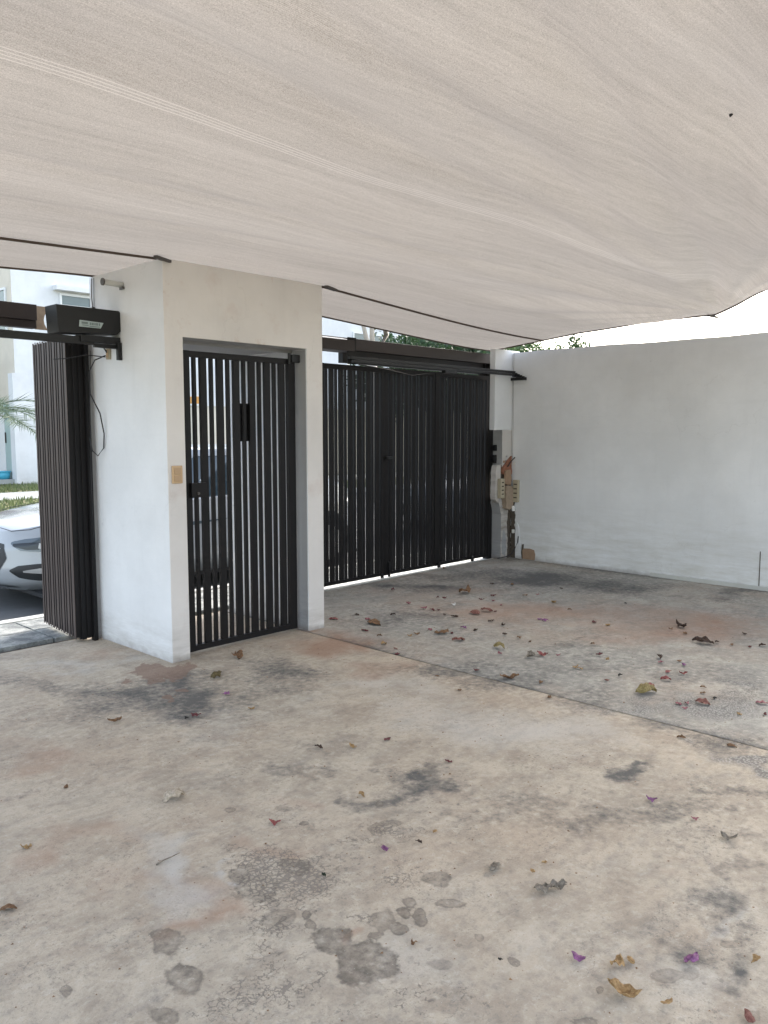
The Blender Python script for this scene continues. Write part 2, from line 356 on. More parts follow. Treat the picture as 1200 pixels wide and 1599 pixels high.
def empty(name, loc=(0, 0, 0), rz=0):
    o = bpy.data.objects.new(name, None); o.empty_display_size = .2; col.objects.link(o); o.location = loc; o.rotation_euler = (0, 0, rz); return o
KIDS = {}
def copy_tree(o, parent=None):
    c = o.copy(); col.objects.link(c)
    if parent is not None: c.parent = parent
    for ch in list(o.children): copy_tree(ch, c)
    return c
STAINS = [
    ('dark', 2.417, 3.938, 3.46, -2.17, -2.33, -2.21, 0.9),
    ('dark', 2.171, 4.279, 4.27, -2.22, -2.89, -2.76, 0.9),
    ('dark', 2.05, 4.845, 4.26, -1.86, -4.02, -3.81, 0.35),
    ('dark', 3.098, 3.932, 3.3, -2.62, -2.43, -2.3, 0.7),
    ('dark', 2.74, 3.597, 5.55, -4.26, -4.68, -4.44, 0.4),
    ('dark', 2.433, 2.309, 4.55, -4.81, -9.49, -9.01, 0.8),
    ('dark', 2.509, 2.139, 6.9, -8.05, -9.85, -9.34, 0.8),
    ('dark', 2.351, 2.461, 5.2, -5.01, -9.24, -8.78, 0.6),
    ('dark', 2.273, 2.847, 6.65, -5.36, -6.15, -5.86, 0.4),
    ('dark', 5.605, 5.67, 2.24, -2.21, -2.35, -2.23, 0.6),
    ('dark', 5.8, 5.079, 2.38, -2.72, -2.83, -2.69, 0.9),
    ('dark', 7.07, 4.38, 0.76, -1.21, -1.44, -1.37, 1.0),
    ('dark', 7.022, 5.145, 1.45, -1.97, -3.02, -2.86, 0.5),
    ('dark', 7.159, 3.788, 0.98, -1.84, -2.76, -2.62, 0.6),
    ('dark', 7.542, 2.71, 1.28, -3.48, -2.07, -1.96, 0.5),
    ('dark', 4.813, 4.283, 1.43, -1.61, -2.0, -1.9, 0.45),
    ('dark', 3.979, 3.004, 1.27, -1.67, -3.34, -3.17, 0.45),
    ('dark', 4.542, 2.612, 0.9, -1.54, -2.53, -2.4, 0.35),
    ('dark', 3.986, 2.128, 1.55, -2.86, -3.81, -3.62, 0.5),
    ('dark', 4.892, 1.85, 1.12, -2.87, -2.82, -2.67, 0.4),
    ('dark', 3.991, 1.562, 1.38, -3.43, -5.89, -5.58, 0.45),
    ('dark', 3.922, 3.163, 3.91, -4.8, -6.52, -6.19, 0.6),
    ('dark', 3.33, 1.627, 7.3, -14.6, -14.76, -13.96, 0.9),
    ('dark', 3.548, 1.297, 2.75, -7.11, -10.69, -10.11, 0.6),
    ('dark', 3.085, 1.461, 1.92, -3.94, -5.05, -4.79, 0.4),
    ('dark', 2.567, 0.921, 2.66, -6.97, -10.01, -9.44, 0.6),
    ('dark', 2.297, 1.054, 4.58, -9.53, -10.81, -10.28, 0.5),
    ('dark', 2.753, 1.684, 1.73, -2.79, -6.39, -6.07, 0.35),
    ('dark', 2.247, 0.835, 3.6, -9.02, -8.4, -7.93, 0.45),
    ('dark', 2.078, 0.892, 7.18, -15.88, -19.14, -18.27, 0.8),
    ('dark', 2.332, 0.831, 6.76, -17.74, -9.2, -8.65, 0.6),
    ('dark', 2.361, 1.899, 2.12, -2.61, -6.32, -6.0, 0.3),
    ('dark', 2.912, 1.172, 1.58, -3.71, -8.19, -7.78, 0.3),
    ('dark', 1.364, 3.274, 9.33, -4.08, -8.61, -8.21, 0.25),
    ('dark', 1.667, 4.279, 5.04, -2.04, -3.76, -3.57, 0.2),
    ('dark', 2.857, 0.9, 5.33, -15.56, -8.62, -8.18, 0.5),
    ('dark', 6.497, 5.25, 1.58, -1.95, -3.89, -3.68, 0.4),
    ('dark', 4.895, 2.918, 1.98, -3.26, -5.35, -5.09, 0.3),
    ('dark', 7.894, 2.78, 1.52, -4.21, -4.59, -4.35, 0.6),
    ('red', 3.842, 4.281, 2.7, -2.43, -2.87, -2.72, 0.9),
    ('red', 3.717, 4.209, 5.55, -4.93, -5.28, -5.01, 0.9),
    ('red', 2.77, 5.157, 3.43, -1.87, -3.57, -3.38, 0.6),
    ('red', 3.593, 3.41, 2.46, -2.59, -2.67, -2.53, 0.5),
    ('red', 5.839, 3.368, 0.39, -0.68, -1.72, -1.63, 0.55),
    ('red', 5.894, 2.53, 0.52, -1.19, -1.83, -1.73, 0.6),
    ('red', 5.679, 3.889, 0.88, -1.28, -2.06, -1.96, 0.5),
    ('red', 6.402, 2.291, 1.08, -2.92, -2.86, -2.71, 0.6),
    ('red', 1.542, 2.11, 4.76, -3.57, -6.25, -5.95, 0.35),
    ('red', 1.376, 1.952, 7.06, -5.08, -7.5, -7.11, 0.7),
    ('red', 1.858, 2.079, 6.5, -5.86, -8.11, -7.72, 0.5),
    ('red', 1.539, 3.674, 3.72, -1.63, -4.03, -3.82, 0.5),
    ('red', 1.811, 3.178, 5.24, -3.07, -5.24, -4.96, 0.2),
    ('red', 1.305, 2.662, 4.58, -2.34, -5.42, -5.14, 0.45),
    ('red', 1.621, 1.538, 20.42, -21.67, -15.08, -14.76, 0.9),
    ('red', 5.403, 4.965, 1.44, -1.57, -2.48, -2.36, 0.3),
    ('red', 1.352, 2.311, 8.3, -5.03, -9.39, -8.91, 0.3),
    ('red', 2.094, 2.42, 3.62, -3.16, -7.84, -7.45, 0.3),
    ('red', 2.566, 1.207, 2.32, -4.69, -8.61, -8.2, 0.15),
    ('red', 6.046, 4.728, 1.27, -1.62, -1.91, -1.81, 0.35),
    ('red', 1.303, 3.253, 4.81, -2.02, -6.26, -5.95, 0.3),
    ('red', 4.433, 1.814, 5.77, -13.6, -3.28, -3.09, 0.3),
    ('paint', 2.616, 4.439, 5.06, -3.04, -6.69, -6.34, 1),
    ('paint', 2.597, 4.559, 12.41, -7.16, -6.54, -6.17, 0.9),
    ('paint', 2.512, 4.339, 22.98, -13.56, -7.03, -6.78, 0.9),
    ('paint', 2.766, 4.422, 8.22, -5.2, -8.61, -8.16, 0.8),
    ('paint', 2.53, 4.017, 13.03, -8.26, -15.41, -14.62, 0.8),
    ('paint', 2.379, 4.01, 27.17, -16.54, -18.51, -17.72, 0.9),
    ('paint', 2.392, 4.428, 23.63, -13.35, -19.17, -18.15, 0.7),
    ('wet', 1.546, 1.677, 11.12, -10.29, -9.88, -9.37, 1),
    ('wet', 1.548, 1.519, 8.59, -8.72, -7.62, -7.3, 1),
    ('wet', 1.581, 1.838, 28.62, -25.51, -23.65, -22.4, 1),
    ('wet', 1.567, 1.789, 34.28, -30.36, -31.34, -29.38, 1),
    ('wet', 1.533, 1.587, 17.76, -17.05, -13.97, -13.26, 1),
    ('wet', 1.196, 2.02, 17.31, -10.65, -10.95, -10.36, 0.8),
    ('wet', 1.139, 1.836, 15.31, -9.95, -10.6, -10.21, 0.85),
    ('wet', 1.023, 1.769, 19.12, -11.59, -19.41, -18.54, 0.8),
    ('wet', 1.504, 1.879, 17.89, -14.71, -15.44, -14.71, 0.5),
    ('wet', 1.713, 1.631, 20.61, -21.92, -15.7, -15.05, 0.6),
    ('wet', 1.855, 1.646, 24.73, -27.82, -20.09, -19.06, 0.8),
    ('wet', 1.791, 1.622, 21.86, -24.59, -30.05, -28.69, 0.9),
    ('wet', 1.819, 1.567, 29.39, -34.03, -16.5, -15.98, 0.75),
    ('wet', 1.727, 1.569, 23.47, -25.27, -25.27, -24.07, 0.8),
    ('wet', 1.653, 1.601, 36.31, -37.71, -39.11, -36.31, 0.8),
    ('wet', 2.001, 1.673, 14.88, -17.81, -14.2, -13.3, 0.7),
    ('wet', 1.936, 1.54, 13.81, -17.38, -28.97, -28.07, 0.7),
    ('wet', 1.823, 2.583, 27.11, -19.58, -33.13, -31.63, 0.7),
    ('wet', 1.963, 2.288, 30.6, -26.65, -35.54, -33.56, 0.9),
    ('wet', 2.281, 2.189, 29.61, -31.89, -25.06, -24.3, 0.6),
    ('wet', 1.689, 1.382, 21.93, -26.73, -28.79, -27.42, 0.45),
    ('wet', 1.567, 2.073, 11.04, -8.54, -6.74, -6.42, 0.6),
    ('wet', 1.586, 2.15, 16.96, -12.76, -11.15, -10.66, 0.6),
    ('wet', 1.736, 2.07, 13.42, -11.33, -14.46, -13.77, 0.6),
    ('wet', 1.833, 1.223, 28.37, -42.55, -37.4, -34.82, 0.8),
    ('wet', 1.86, 1.365, 34.43, -46.95, -39.12, -37.56, 0.6),
    ('wet', 2.083, 0.895, 10.08, -22.67, -22.31, -21.23, 0.5),
    ('wet', 2.134, 0.853, 12.72, -30.64, -27.18, -25.44, 0.4),
    ('wet', 1.76, 0.969, 12.73, -22.63, -41.02, -38.19, 0.7),
    ('wet', 1.902, 1.002, 49.69, -86.96, -46.58, -43.48, 0.8),
    ('wet', 2.094, 0.658, 17.85, -52.35, -34.5, -32.12, 0.5),
    ('wet', 0.907, 2.039, 61.54, -30.77, -41.63, -38.01, 0.7),
    ('wet', 1.979, 2.442, 33.54, -28.08, -25.74, -24.96, 0.5),
    ('wet', 1.697, 2.198, 19.35, -15.2, -20.39, -19.7, 0.3),
    ('wet', 2.136, 2.061, 15.67, -16.31, -20.47, -19.51, 0.6),
    ('wet', 2.177, 2.033, 13.98, -14.98, -23.63, -22.3, 0.5),
    ('wet', 1.489, 1.437, 28.17, -28.95, -28.17, -26.6, 0.3),
    ('wet', 2.337, 0.805, 11.33, -29.95, -39.66, -38.04, 0.5),
    ('flake', 1.646, 2.176, 6.0, -4.62, -3.83, -3.63, 0.9),
    ('flake', 1.605, 2.345, 9.1, -6.41, -6.51, -6.17, 0.5),
    ('flake', 1.711, 2.047, 5.83, -4.94, -3.55, -3.36, 0.9),
    ('flake', 2.153, 2.043, 5.14, -5.38, -7.95, -7.54, 0.85),
    ('flake', 1.968, 1.995, 5.13, -5.08, -10.01, -9.51, 0.6),
    ('flake', 1.689, 1.956, 8.83, -7.72, -6.26, -5.96, 0.8),
    ('flake', 1.879, 1.813, 6.43, -6.64, -8.34, -7.91, 0.6),
    ('flake', 1.454, 1.894, 6.75, -5.3, -5.52, -5.23, 0.6),
    ('flake', 1.315, 1.776, 7.38, -5.6, -5.12, -4.89, 0.5),
    ('flake', 1.392, 1.615, 10.65, -9.28, -6.73, -6.41, 0.8),
    ('flake', 1.953, 1.734, 7.67, -8.62, -9.21, -8.7, 0.5),
    ('flake', 1.657, 1.681, 9.06, -8.96, -11.1, -10.52, 0.7),
    ('flake', 1.172, 1.698, 6.1, -4.34, -7.41, -7.0, 0.5),
    ('flake', 1.25, 1.58, 7.74, -6.29, -7.58, -7.17, 0.5),
    ('flake', 1.488, 1.365, 6.67, -7.2, -9.87, -9.34, 0.4),
    ('flake', 1.621, 1.298, 6.08, -7.49, -7.06, -6.69, 0.4),
    ('flake', 1.237, 2.122, 15.12, -9.12, -11.08, -10.56, 0.3),
    ('flake', 2.349, 1.765, 3.16, -4.17, -7.41, -7.03, 0.3),
    ('flake', 2.137, 1.659, 4.63, -5.92, -10.83, -10.27, 0.4),
    ('flake', 2.426, 1.48, 1.96, -3.14, -5.41, -5.13, 0.25),
    ('flake', 2.283, 1.069, 1.92, -3.94, -5.38, -5.1, 0.35),
    ('flake', 1.816, 1.02, 2.18, -3.72, -9.91, -9.37, 0.3),
    ('flake', 1.431, 2.528, 7.8, -4.6, -11.63, -11.0, 0.3),
    ('flake', 1.143, 2.476, 7.59, -3.72, -13.88, -13.2, 0.3),
    ('flake', 1.206, 2.702, 8.6, -4.01, -11.96, -11.38, 0.25),
    ('flake', 4.253, 1.846, 1.36, -3.05, -2.85, -2.71, 0.5),
    ('flake', 3.865, 1.449, 1.6, -4.06, -6.36, -6.03, 0.8),
    ('flake', 4.723, 1.673, 1.69, -4.6, -3.9, -3.7, 0.7),
    ('flake', 2.935, 1.895, 3.31, -5.05, -9.07, -8.62, 0.2),
    ('flake', 2.284, 2.68, 4.42, -3.82, -8.74, -8.32, 0.3),
    ('flake', 2.49, 2.003, 2.02, -2.48, -7.84, -7.44, 0.3),
    ('flake', 2.799, 1.594, 1.68, -2.88, -8.09, -7.67, 0.3),
    ('flake', 4.486, 4.467, 3.47, -3.5, -4.16, -3.94, 0.3),
    ('pale', 1.515, 2.254, 9.6, -6.6, -3.54, -3.37, 0.8),
    ('pale', 1.478, 2.354, 7.76, -5.02, -5.77, -5.45, 0.5),
    ('pale', 3.399, 2.316, 1.09, -1.58, -2.18, -2.06, 0.6),
    ('pale', 3.32, 3.151, 1.55, -1.63, -2.39, -2.27, 0.5),
    ('pale', 1.655, 2.048, 22.51, -18.84, -22.97, -21.59, 0.9),
    ('pale', 7.375, 4.891, 1.35, -2.02, -2.22, -2.1, 0.5),
    ('pale', 1.592, 2.003, 18.64, -15.07, -24.19, -23.0, 0.9),
    ('pale', 2.434, 5.046, 2.83, -1.4, -4.79, -4.55, 0.5),
    ('pale', 2.433, 3.471, 2.47, -1.75, -3.13, -2.97, 0.3),
    ('pale', 1.749, 1.402, 4.22, -5.21, -6.11, -5.8, 0.25),
    ('pale', 2.454, 0.938, 3.3, -8.25, -26.4, -24.9, 0.5),
    ('pale', 2.084, 1.05, 2.16, -4.1, -4.06, -3.86, 0.25),
    ('rubble', 4.272, 1.676, 1.47, -3.6, -3.26, -3.09, 0.6),
    ('rubble', 4.907, 1.741, 1.62, -4.44, -4.14, -3.92, 0.6),
    ('rubble', 3.886, 1.426, 1.4, -3.62, -7.43, -7.05, 1.0),
    ('rubble', 3.987, 1.977, 2.28, -4.49, -6.01, -5.69, 0.5)
]
LEAVES = [
    ('pale', 1.726, 2.824, 0.0858, 'crumpled pale grey dry leaf lying alone on the left of the floor'),
    ('bract_red', 1.877, 2.357, 0.0398, 'small upright red bract on the beige floor beside a drip stain'),
    ('bract_purple', 2.028, 1.919, 0.0374, 'single purple bract on the flaking patch at the middle of the floor'),
    ('bract_purple', 1.967, 1.102, 0.0384, 'round purple bract nearest the tan crumpled petals'),
    ('bract_purple', 2.181, 0.864, 0.0460, 'bright purple bract beside the dark curved stain at lower right'),
    ('tan', 2.016, 1.005, 0.0469, 'crumpled golden brown petal pair beside the round purple bract'),
    ('tan', 1.919, 0.939, 0.0781, 'longest curled tan petal near the lower edge of the floor'),
    ('tan', 1.965, 0.838, 0.0308, 'small tan husk right of the long curled tan petal'),
    ('bract_rust', 2.058, 0.661, 0.0414, 'rust red bract at the lower right corner of the photo'),
    ('tan', 2.308, 0.730, 0.0336, 'faint tan petal right of the bright purple bract'),
    ('tan', 2.062, 0.989, 0.0301, 'little tan flake touching the golden brown petal pair'),
    ('grey', 2.195, 1.367, 0.0518, 'grey narrow curled leaf standing left of its twin'),
    ('grey', 2.240, 1.342, 0.0617, 'grey wrinkled leaf lying right of its narrow twin'),
    ('grey', 2.197, 1.559, 0.0607, 'grey triangular curled leaf on the open floor'),
    ('olive', 4.355, 2.044, 0.1190, 'big olive leaf curled up on the grey slab'),
    ('bract_red', 4.471, 2.076, 0.0527, 'pink red bract tucked behind the big olive leaf'),
    ('brown', 3.865, 1.379, 0.0413, 'small brown leaf standing on edge at the slab joint'),
    ('brownolive', 2.818, 4.092, 0.1063, 'arched brown and olive leaf in front of the slatted pedestrian door'),
    ('bract_purple', 2.663, 3.776, 0.0421, 'dull purple bract below the arched brown and olive leaf'),
    ('bract_dark', 2.342, 3.595, 0.0465, 'dark red bract with a tiny black scrap beside it'),
    ('dark', 2.288, 3.597, 0.0285, 'tiny black scrap beside the dark red bract'),
    ('brown', 2.005, 3.826, 0.0612, 'reddish brown leaf sliver below the round grey smudge'),
    ('tan', 2.606, 3.462, 0.0325, 'small tan flake right of the dull purple bract'),
    ('darkbrown', 2.497, 2.798, 0.0445, 'dark brown crumpled bud on the middle of the floor'),
    ('tan', 2.613, 2.686, 0.0381, 'pale tan petal right of the dark brown bud'),
    ('bract_dark', 2.798, 2.633, 0.0357, 'flat mauve sliver behind the pale tan petal'),
    ('bract_dark', 2.793, 2.245, 0.0336, 'dark red curled bract on the plain beige floor'),
    ('tan', 2.280, 2.292, 0.0365, 'ring shaped tan petal beside the black smudges'),
    ('brown', 0.943, 2.525, 0.0461, 'brown crumpled leaf at the left edge of the photo'),
    ('tan', 1.142, 2.866, 0.0351, 'thin tan leaf sliver above the brown crumpled leaf on the left'),
    ('brown', 1.471, 3.250, 0.0274, 'tiny brown flake on the left of the floor'),
    ('darkgreen', 1.762, 1.953, 0.0215, 'tiny dark green leaf scrap on the flaking patch'),
    ('bract_purple', 3.056, 1.397, 0.0377, 'purple bract on the beige slab below the joint'),
    ('bract_pink', 3.021, 1.203, 0.0254, 'tiny pink bract right of the purple bract below the joint'),
    ('grey', 2.959, 1.052, 0.0493, 'dark grey pointed leaf on the right of the floor'),
    ('tan', 2.347, 1.456, 0.0198, 'tiny brown crumb above the grey narrow curled leaf'),
    ('tan', 2.270, 1.453, 0.0243, 'small greyish petal left of the tiny brown crumb'),
    ('tan', 2.253, 1.873, 0.0233, 'yellowish petal scrap near the middle of the floor'),
    ('darkbrown', 2.152, 1.868, 0.0254, 'dark brown flake right of the single purple bract'),
    ('brown', 1.692, 1.489, 0.0213, 'short red brown scrap right of the twin wet stains'),
    ('dark', 1.812, 1.261, 0.0126, 'tiny black seed on the lower floor'),
    ('brown', 4.476, 4.351, 0.1365, 'brown curled leaf on the grey slab beside the white pier'),
    ('bract_dark', 4.265, 4.247, 0.0488, 'small dark bract left of the brown curled leaf by the pier'),
    ('brown', 3.175, 4.355, 0.1057, 'brown leaf with a raised tip at the foot of the slatted door'),
    ('brown', 5.952, 4.601, 0.1631, 'arched brown leaf nearest the big dark gate'),
    ('bract_rust', 5.305, 3.999, 0.0965, 'rust coloured bract heap on the grey slab, left half'),
    ('bract_rust', 5.449, 3.987, 0.0980, 'rust coloured bract heap on the grey slab, right half'),
    ('brown', 4.603, 3.777, 0.1064, 'tangled brown leaf in the middle of the grey slab'),
    ('bract_rust', 4.527, 3.559, 0.0797, 'curled pinkish brown bract right of the tangled brown leaf'),
    ('bract_purple', 4.840, 3.757, 0.0447, 'small purple bract above the curled pinkish brown bract'),
    ('olive', 4.559, 3.223, 0.0865, 'round yellow olive leaf on the grey slab'),
    ('bract_pink', 4.441, 3.134, 0.0355, 'tiny pink bract under the round yellow olive leaf'),
    ('grey', 4.531, 2.948, 0.0751, 'dark grey leaf touching a red leaf on the grey slab'),
    ('bract_red', 4.611, 2.909, 0.0712, 'flat red leaf touching the dark grey leaf'),
    ('brown', 4.034, 2.773, 0.1088, 'long thin brown leaf lying beside the slab joint'),
    ('darkbrown', 6.022, 2.570, 0.0899, 'dark brown crumpled leaf on the reddish band of the slab'),
    ('darkbrown', 5.686, 2.260, 0.1339, 'dark leaf with one pale tip pointing up on the reddish band'),
    ('bract_purple', 5.496, 3.498, 0.0421, 'left one of two purple bracts touching each other'),
    ('bract_purple', 5.490, 3.440, 0.0471, 'right one of two purple bracts touching each other'),
    ('bract_dark', 5.697, 3.127, 0.0525, 'thin dark red bract on the reddish band'),
    ('bract_dark', 4.889, 2.639, 0.0453, 'plum coloured bract on the open grey slab'),
    ('tan', 4.815, 2.538, 0.0400, 'tan petal below the plum coloured bract'),
    ('darkbrown', 5.112, 2.314, 0.0595, 'dark flat leaf above the pink bracts on the slab'),
    ('bract_pink', 4.999, 2.257, 0.0403, 'pink bract under the dark flat leaf'),
    ('brown', 5.111, 2.182, 0.0408, 'brown bit right of the pink bract and dark flat leaf'),
    ('bract_purple', 5.045, 2.123, 0.0447, 'purple bract right of the brown bit'),
    ('bract_red', 4.826, 2.131, 0.0432, 'small red bract above the frilly red bract'),
    ('bract_red', 4.852, 2.044, 0.0431, 'flat rust bract right of the small red bract'),
    ('bract_red', 4.665, 2.070, 0.0545, 'frilly red bract behind the big olive leaf'),
    ('dark', 4.547, 2.308, 0.0377, 'black green scrap with a pointed tip on the grey slab'),
    ('bract_rust', 4.391, 1.732, 0.0741, 'rose brown curled bract near the slab joint'),
    ('bract_pink', 4.288, 1.825, 0.0385, 'pink bract furthest left of three beside the rose brown bract'),
    ('bract_pink', 4.330, 1.796, 0.0310, 'pink bract closest to the rose brown bract'),
    ('bract_pink', 4.241, 1.769, 0.0304, 'lowest pink bract of the three beside the rose brown bract'),
    ('bract_pink', 4.616, 1.495, 0.0560, 'faded pink leaf at the right edge of the grey slab'),
    ('brown', 3.880, 2.396, 0.0340, 'brown bit lying exactly on the slab joint'),
    ('brown', 3.802, 1.599, 0.0380, 'flat brown leaf just below the slab joint'),
    ('bract_dark', 3.953, 3.626, 0.0439, 'dark red bract left of the slab joint'),
    ('tan', 4.082, 3.874, 0.0550, 'pale tan leaf with a curled rim at the start of the slab joint'),
    ('bract_red', 4.359, 4.695, 0.0622, 'small red leaf at the foot of the white pier'),
    ('white', 5.438, 4.328, 0.0616, 'white paper scrap on the grey slab'),
]
SCRAPS = [
    ('brown', 6.836, 5.579, 0.0576, 'tiny brown scrap behind the arched leaf near the gate'),
    ('darkbrown', 6.465, 4.665, 0.0480, 'tiny dark brown scrap behind and right of the arched leaf near the gate'),
    ('brown', 6.571, 4.504, 0.0573, 'tiny brown scrap right of the arched leaf near the gate'),
    ('darkbrown', 6.733, 4.049, 0.0490, 'tiny dark brown scrap behind the two touching purple bracts'),
    ('bract_dark', 5.594, 4.637, 0.0428, 'middle tiny dark red scrap behind and left of the white paper scrap'),
    ('bract_dark', 5.612, 4.577, 0.0525, 'closest tiny dark red scrap behind and left of the white paper scrap'),
    ('bract_pink', 5.226, 4.666, 0.0654, 'farther tiny pink scrap left of the white paper scrap'),
    ('bract_pink', 5.162, 4.433, 0.0604, 'closer tiny pink scrap left of the white paper scrap'),
    ('bract_dark', 5.154, 4.334, 0.0588, 'farther tiny dark red scrap in front and left of the white paper scrap'),
    ('bract_dark', 5.191, 4.295, 0.0441, 'closer tiny dark red scrap in front and left of the white paper scrap'),
    ('bract_dark', 6.012, 4.323, 0.0576, 'tiny dark red scrap right of the arched leaf near the gate'),
    ('bract_dark', 5.798, 4.301, 0.0487, 'tiny dark red scrap in front and right of the arched leaf near the gate'),
    ('bract_pink', 5.827, 4.189, 0.0454, 'farther tiny pink scrap behind and right of the rust coloured bract heap'),
    ('bract_pink', 5.720, 4.030, 0.0424, 'closer tiny pink scrap behind and right of the rust coloured bract heap'),
    ('bract_dark', 5.481, 3.919, 0.0439, 'tiny dark red scrap right of the rust coloured bract heap'),
    ('darkbrown', 5.174, 3.741, 0.0601, 'closer tiny dark brown scrap in front and right of the rust coloured bract heap'),
    ('darkbrown', 5.134, 3.597, 0.0566, 'farther tiny dark brown scrap in front and right of the rust coloured bract heap'),
    ('darkbrown', 4.897, 3.412, 0.0535, 'tiny dark brown scrap behind the round yellow olive leaf'),
    ('brown', 4.890, 3.283, 0.0527, 'tiny brown scrap behind and right of the round yellow olive leaf'),
    ('bract_pink', 6.316, 4.045, 0.0480, 'tiny pink scrap behind the two touching purple bracts'),
    ('brown', 6.210, 4.114, 0.0512, 'tiny brown scrap behind the two touching purple bracts'),
    ('tan', 6.125, 3.757, 0.0586, 'tiny tan scrap behind the two touching purple bracts'),
    ('bract_dark', 5.577, 5.175, 0.0651, 'farthest tiny dark red scrap behind and left of the white paper scrap'),
    ('bract_pink', 4.547, 4.498, 0.0583, 'tiny pink scrap behind and left of the brown curled leaf by the white pier'),
    ('bract_pink', 4.634, 3.915, 0.0561, 'tiny pink scrap behind and left of the tangled brown leaf'),
    ('bract_dark', 4.656, 3.721, 0.0360, 'tiny dark red scrap right of the tangled brown leaf'),
    ('darkbrown', 4.856, 3.653, 0.0494, 'tiny dark brown scrap behind and right of the curled pinkish brown bract'),
    ('brown', 4.461, 3.899, 0.0498, 'tiny brown scrap left of the tangled brown leaf'),
    ('brown', 4.230, 4.060, 0.0454, 'tiny brown scrap in front of the brown curled leaf by the white pier'),
    ('bract_rust', 4.051, 3.734, 0.0355, 'tiny rust red scrap in front and left of the tangled brown leaf'),
    ('tan', 4.382, 3.899, 0.0447, 'tiny tan scrap left of the tangled brown leaf'),
    ('darkbrown', 5.094, 4.153, 0.0395, 'tiny dark brown scrap in front and left of the white paper scrap'),
    ('darkbrown', 5.097, 4.049, 0.0614, 'tiny dark brown scrap in front of the white paper scrap'),
    ('darkbrown', 4.602, 4.672, 0.0600, 'tiny dark brown scrap behind and left of the brown curled leaf by the white pier'),
    ('darkbrown', 4.805, 4.458, 0.0516, 'tiny dark brown scrap behind and right of the brown curled leaf by the white pier'),
    ('brown', 3.760, 3.118, 0.0342, 'tiny brown scrap left of the long thin leaf at the joint'),
    ('bract_dark', 4.022, 3.017, 0.0477, 'tiny dark red scrap behind and left of the long thin leaf at the joint'),
    ('brown', 3.640, 2.848, 0.0377, 'tiny brown scrap in front and left of the long thin leaf at the joint'),
    ('brown', 4.089, 2.585, 0.0455, 'tiny brown scrap right of the long thin leaf at the joint'),
    ('tan', 4.514, 2.600, 0.0480, 'farther tiny tan scrap in front and left of the plum coloured bract'),
    ('tan', 4.509, 2.565, 0.0406, 'closer tiny tan scrap in front and left of the plum coloured bract'),
    ('brown', 4.672, 1.846, 0.0374, 'farther tiny brown scrap behind the rose brown curled bract'),
    ('brown', 4.567, 1.804, 0.0404, 'closer tiny brown scrap behind the rose brown curled bract'),
    ('dark', 4.522, 1.720, 0.0365, 'tiny black scrap behind and right of the rose brown curled bract'),
    ('bract_rust', 4.407, 2.323, 0.0320, 'tiny rust red scrap in front and left of the black green pointed scrap'),
    ('bract_pink', 4.685, 2.831, 0.0381, 'tiny pink scrap right of the touching grey and red leaves'),
    ('brown', 5.098, 2.804, 0.0523, 'tiny brown scrap behind the plum coloured bract'),
    ('dark', 6.534, 3.288, 0.0424, 'tiny black scrap behind and right of the thin dark red bract'),
    ('brown', 5.972, 3.507, 0.0403, 'tiny brown scrap behind and right of the two touching purple bracts'),
    ('brown', 5.851, 2.462, 0.0520, 'tiny brown scrap in front of the dark brown crumpled leaf'),
    ('brown', 5.757, 2.084, 0.0417, 'tiny brown scrap right of the dark leaf with the pale tip'),
    ('darkbrown', 5.756, 2.187, 0.0483, 'closer tiny dark brown scrap right of the dark leaf with the pale tip'),
    ('darkbrown', 6.137, 2.133, 0.0491, 'tiny dark brown scrap behind and right of the dark leaf with the pale tip'),
    ('bract_dark', 5.791, 1.974, 0.0432, 'tiny dark red scrap right of the dark leaf with the pale tip'),
    ('darkbrown', 5.888, 1.921, 0.0601, 'farther tiny dark brown scrap right of the dark leaf with the pale tip'),
    ('bract_dark', 4.446, 1.421, 0.0308, 'tiny dark red scrap right of the rose brown curled bract'),
    ('tan', 4.352, 1.520, 0.0346, 'tiny tan scrap in front and right of the rose brown curled bract'),
    ('brown', 4.852, 3.165, 0.0378, 'tiny brown scrap behind the touching grey and red leaves'),
    ('tan', 5.696, 3.005, 0.0529, 'tiny tan scrap right of the thin dark red bract'),
    ('brown', 5.893, 2.589, 0.0436, 'tiny brown scrap in front and left of the dark brown crumpled leaf'),
]
WC = set()
_b = MB.build
def _build(s, name, mat, parent=None, smooth=False, norm=True):
    o = _b(s, name, mat, parent, smooth, norm)
    if parent is not None and parent.name in WC: o.location = -parent.location
    return o
MB.build = _build
def wthing(name, loc, label, cat, group=None):
    o = empty(name, loc); WC.add(o.name); tag(o, label, cat, group); return o

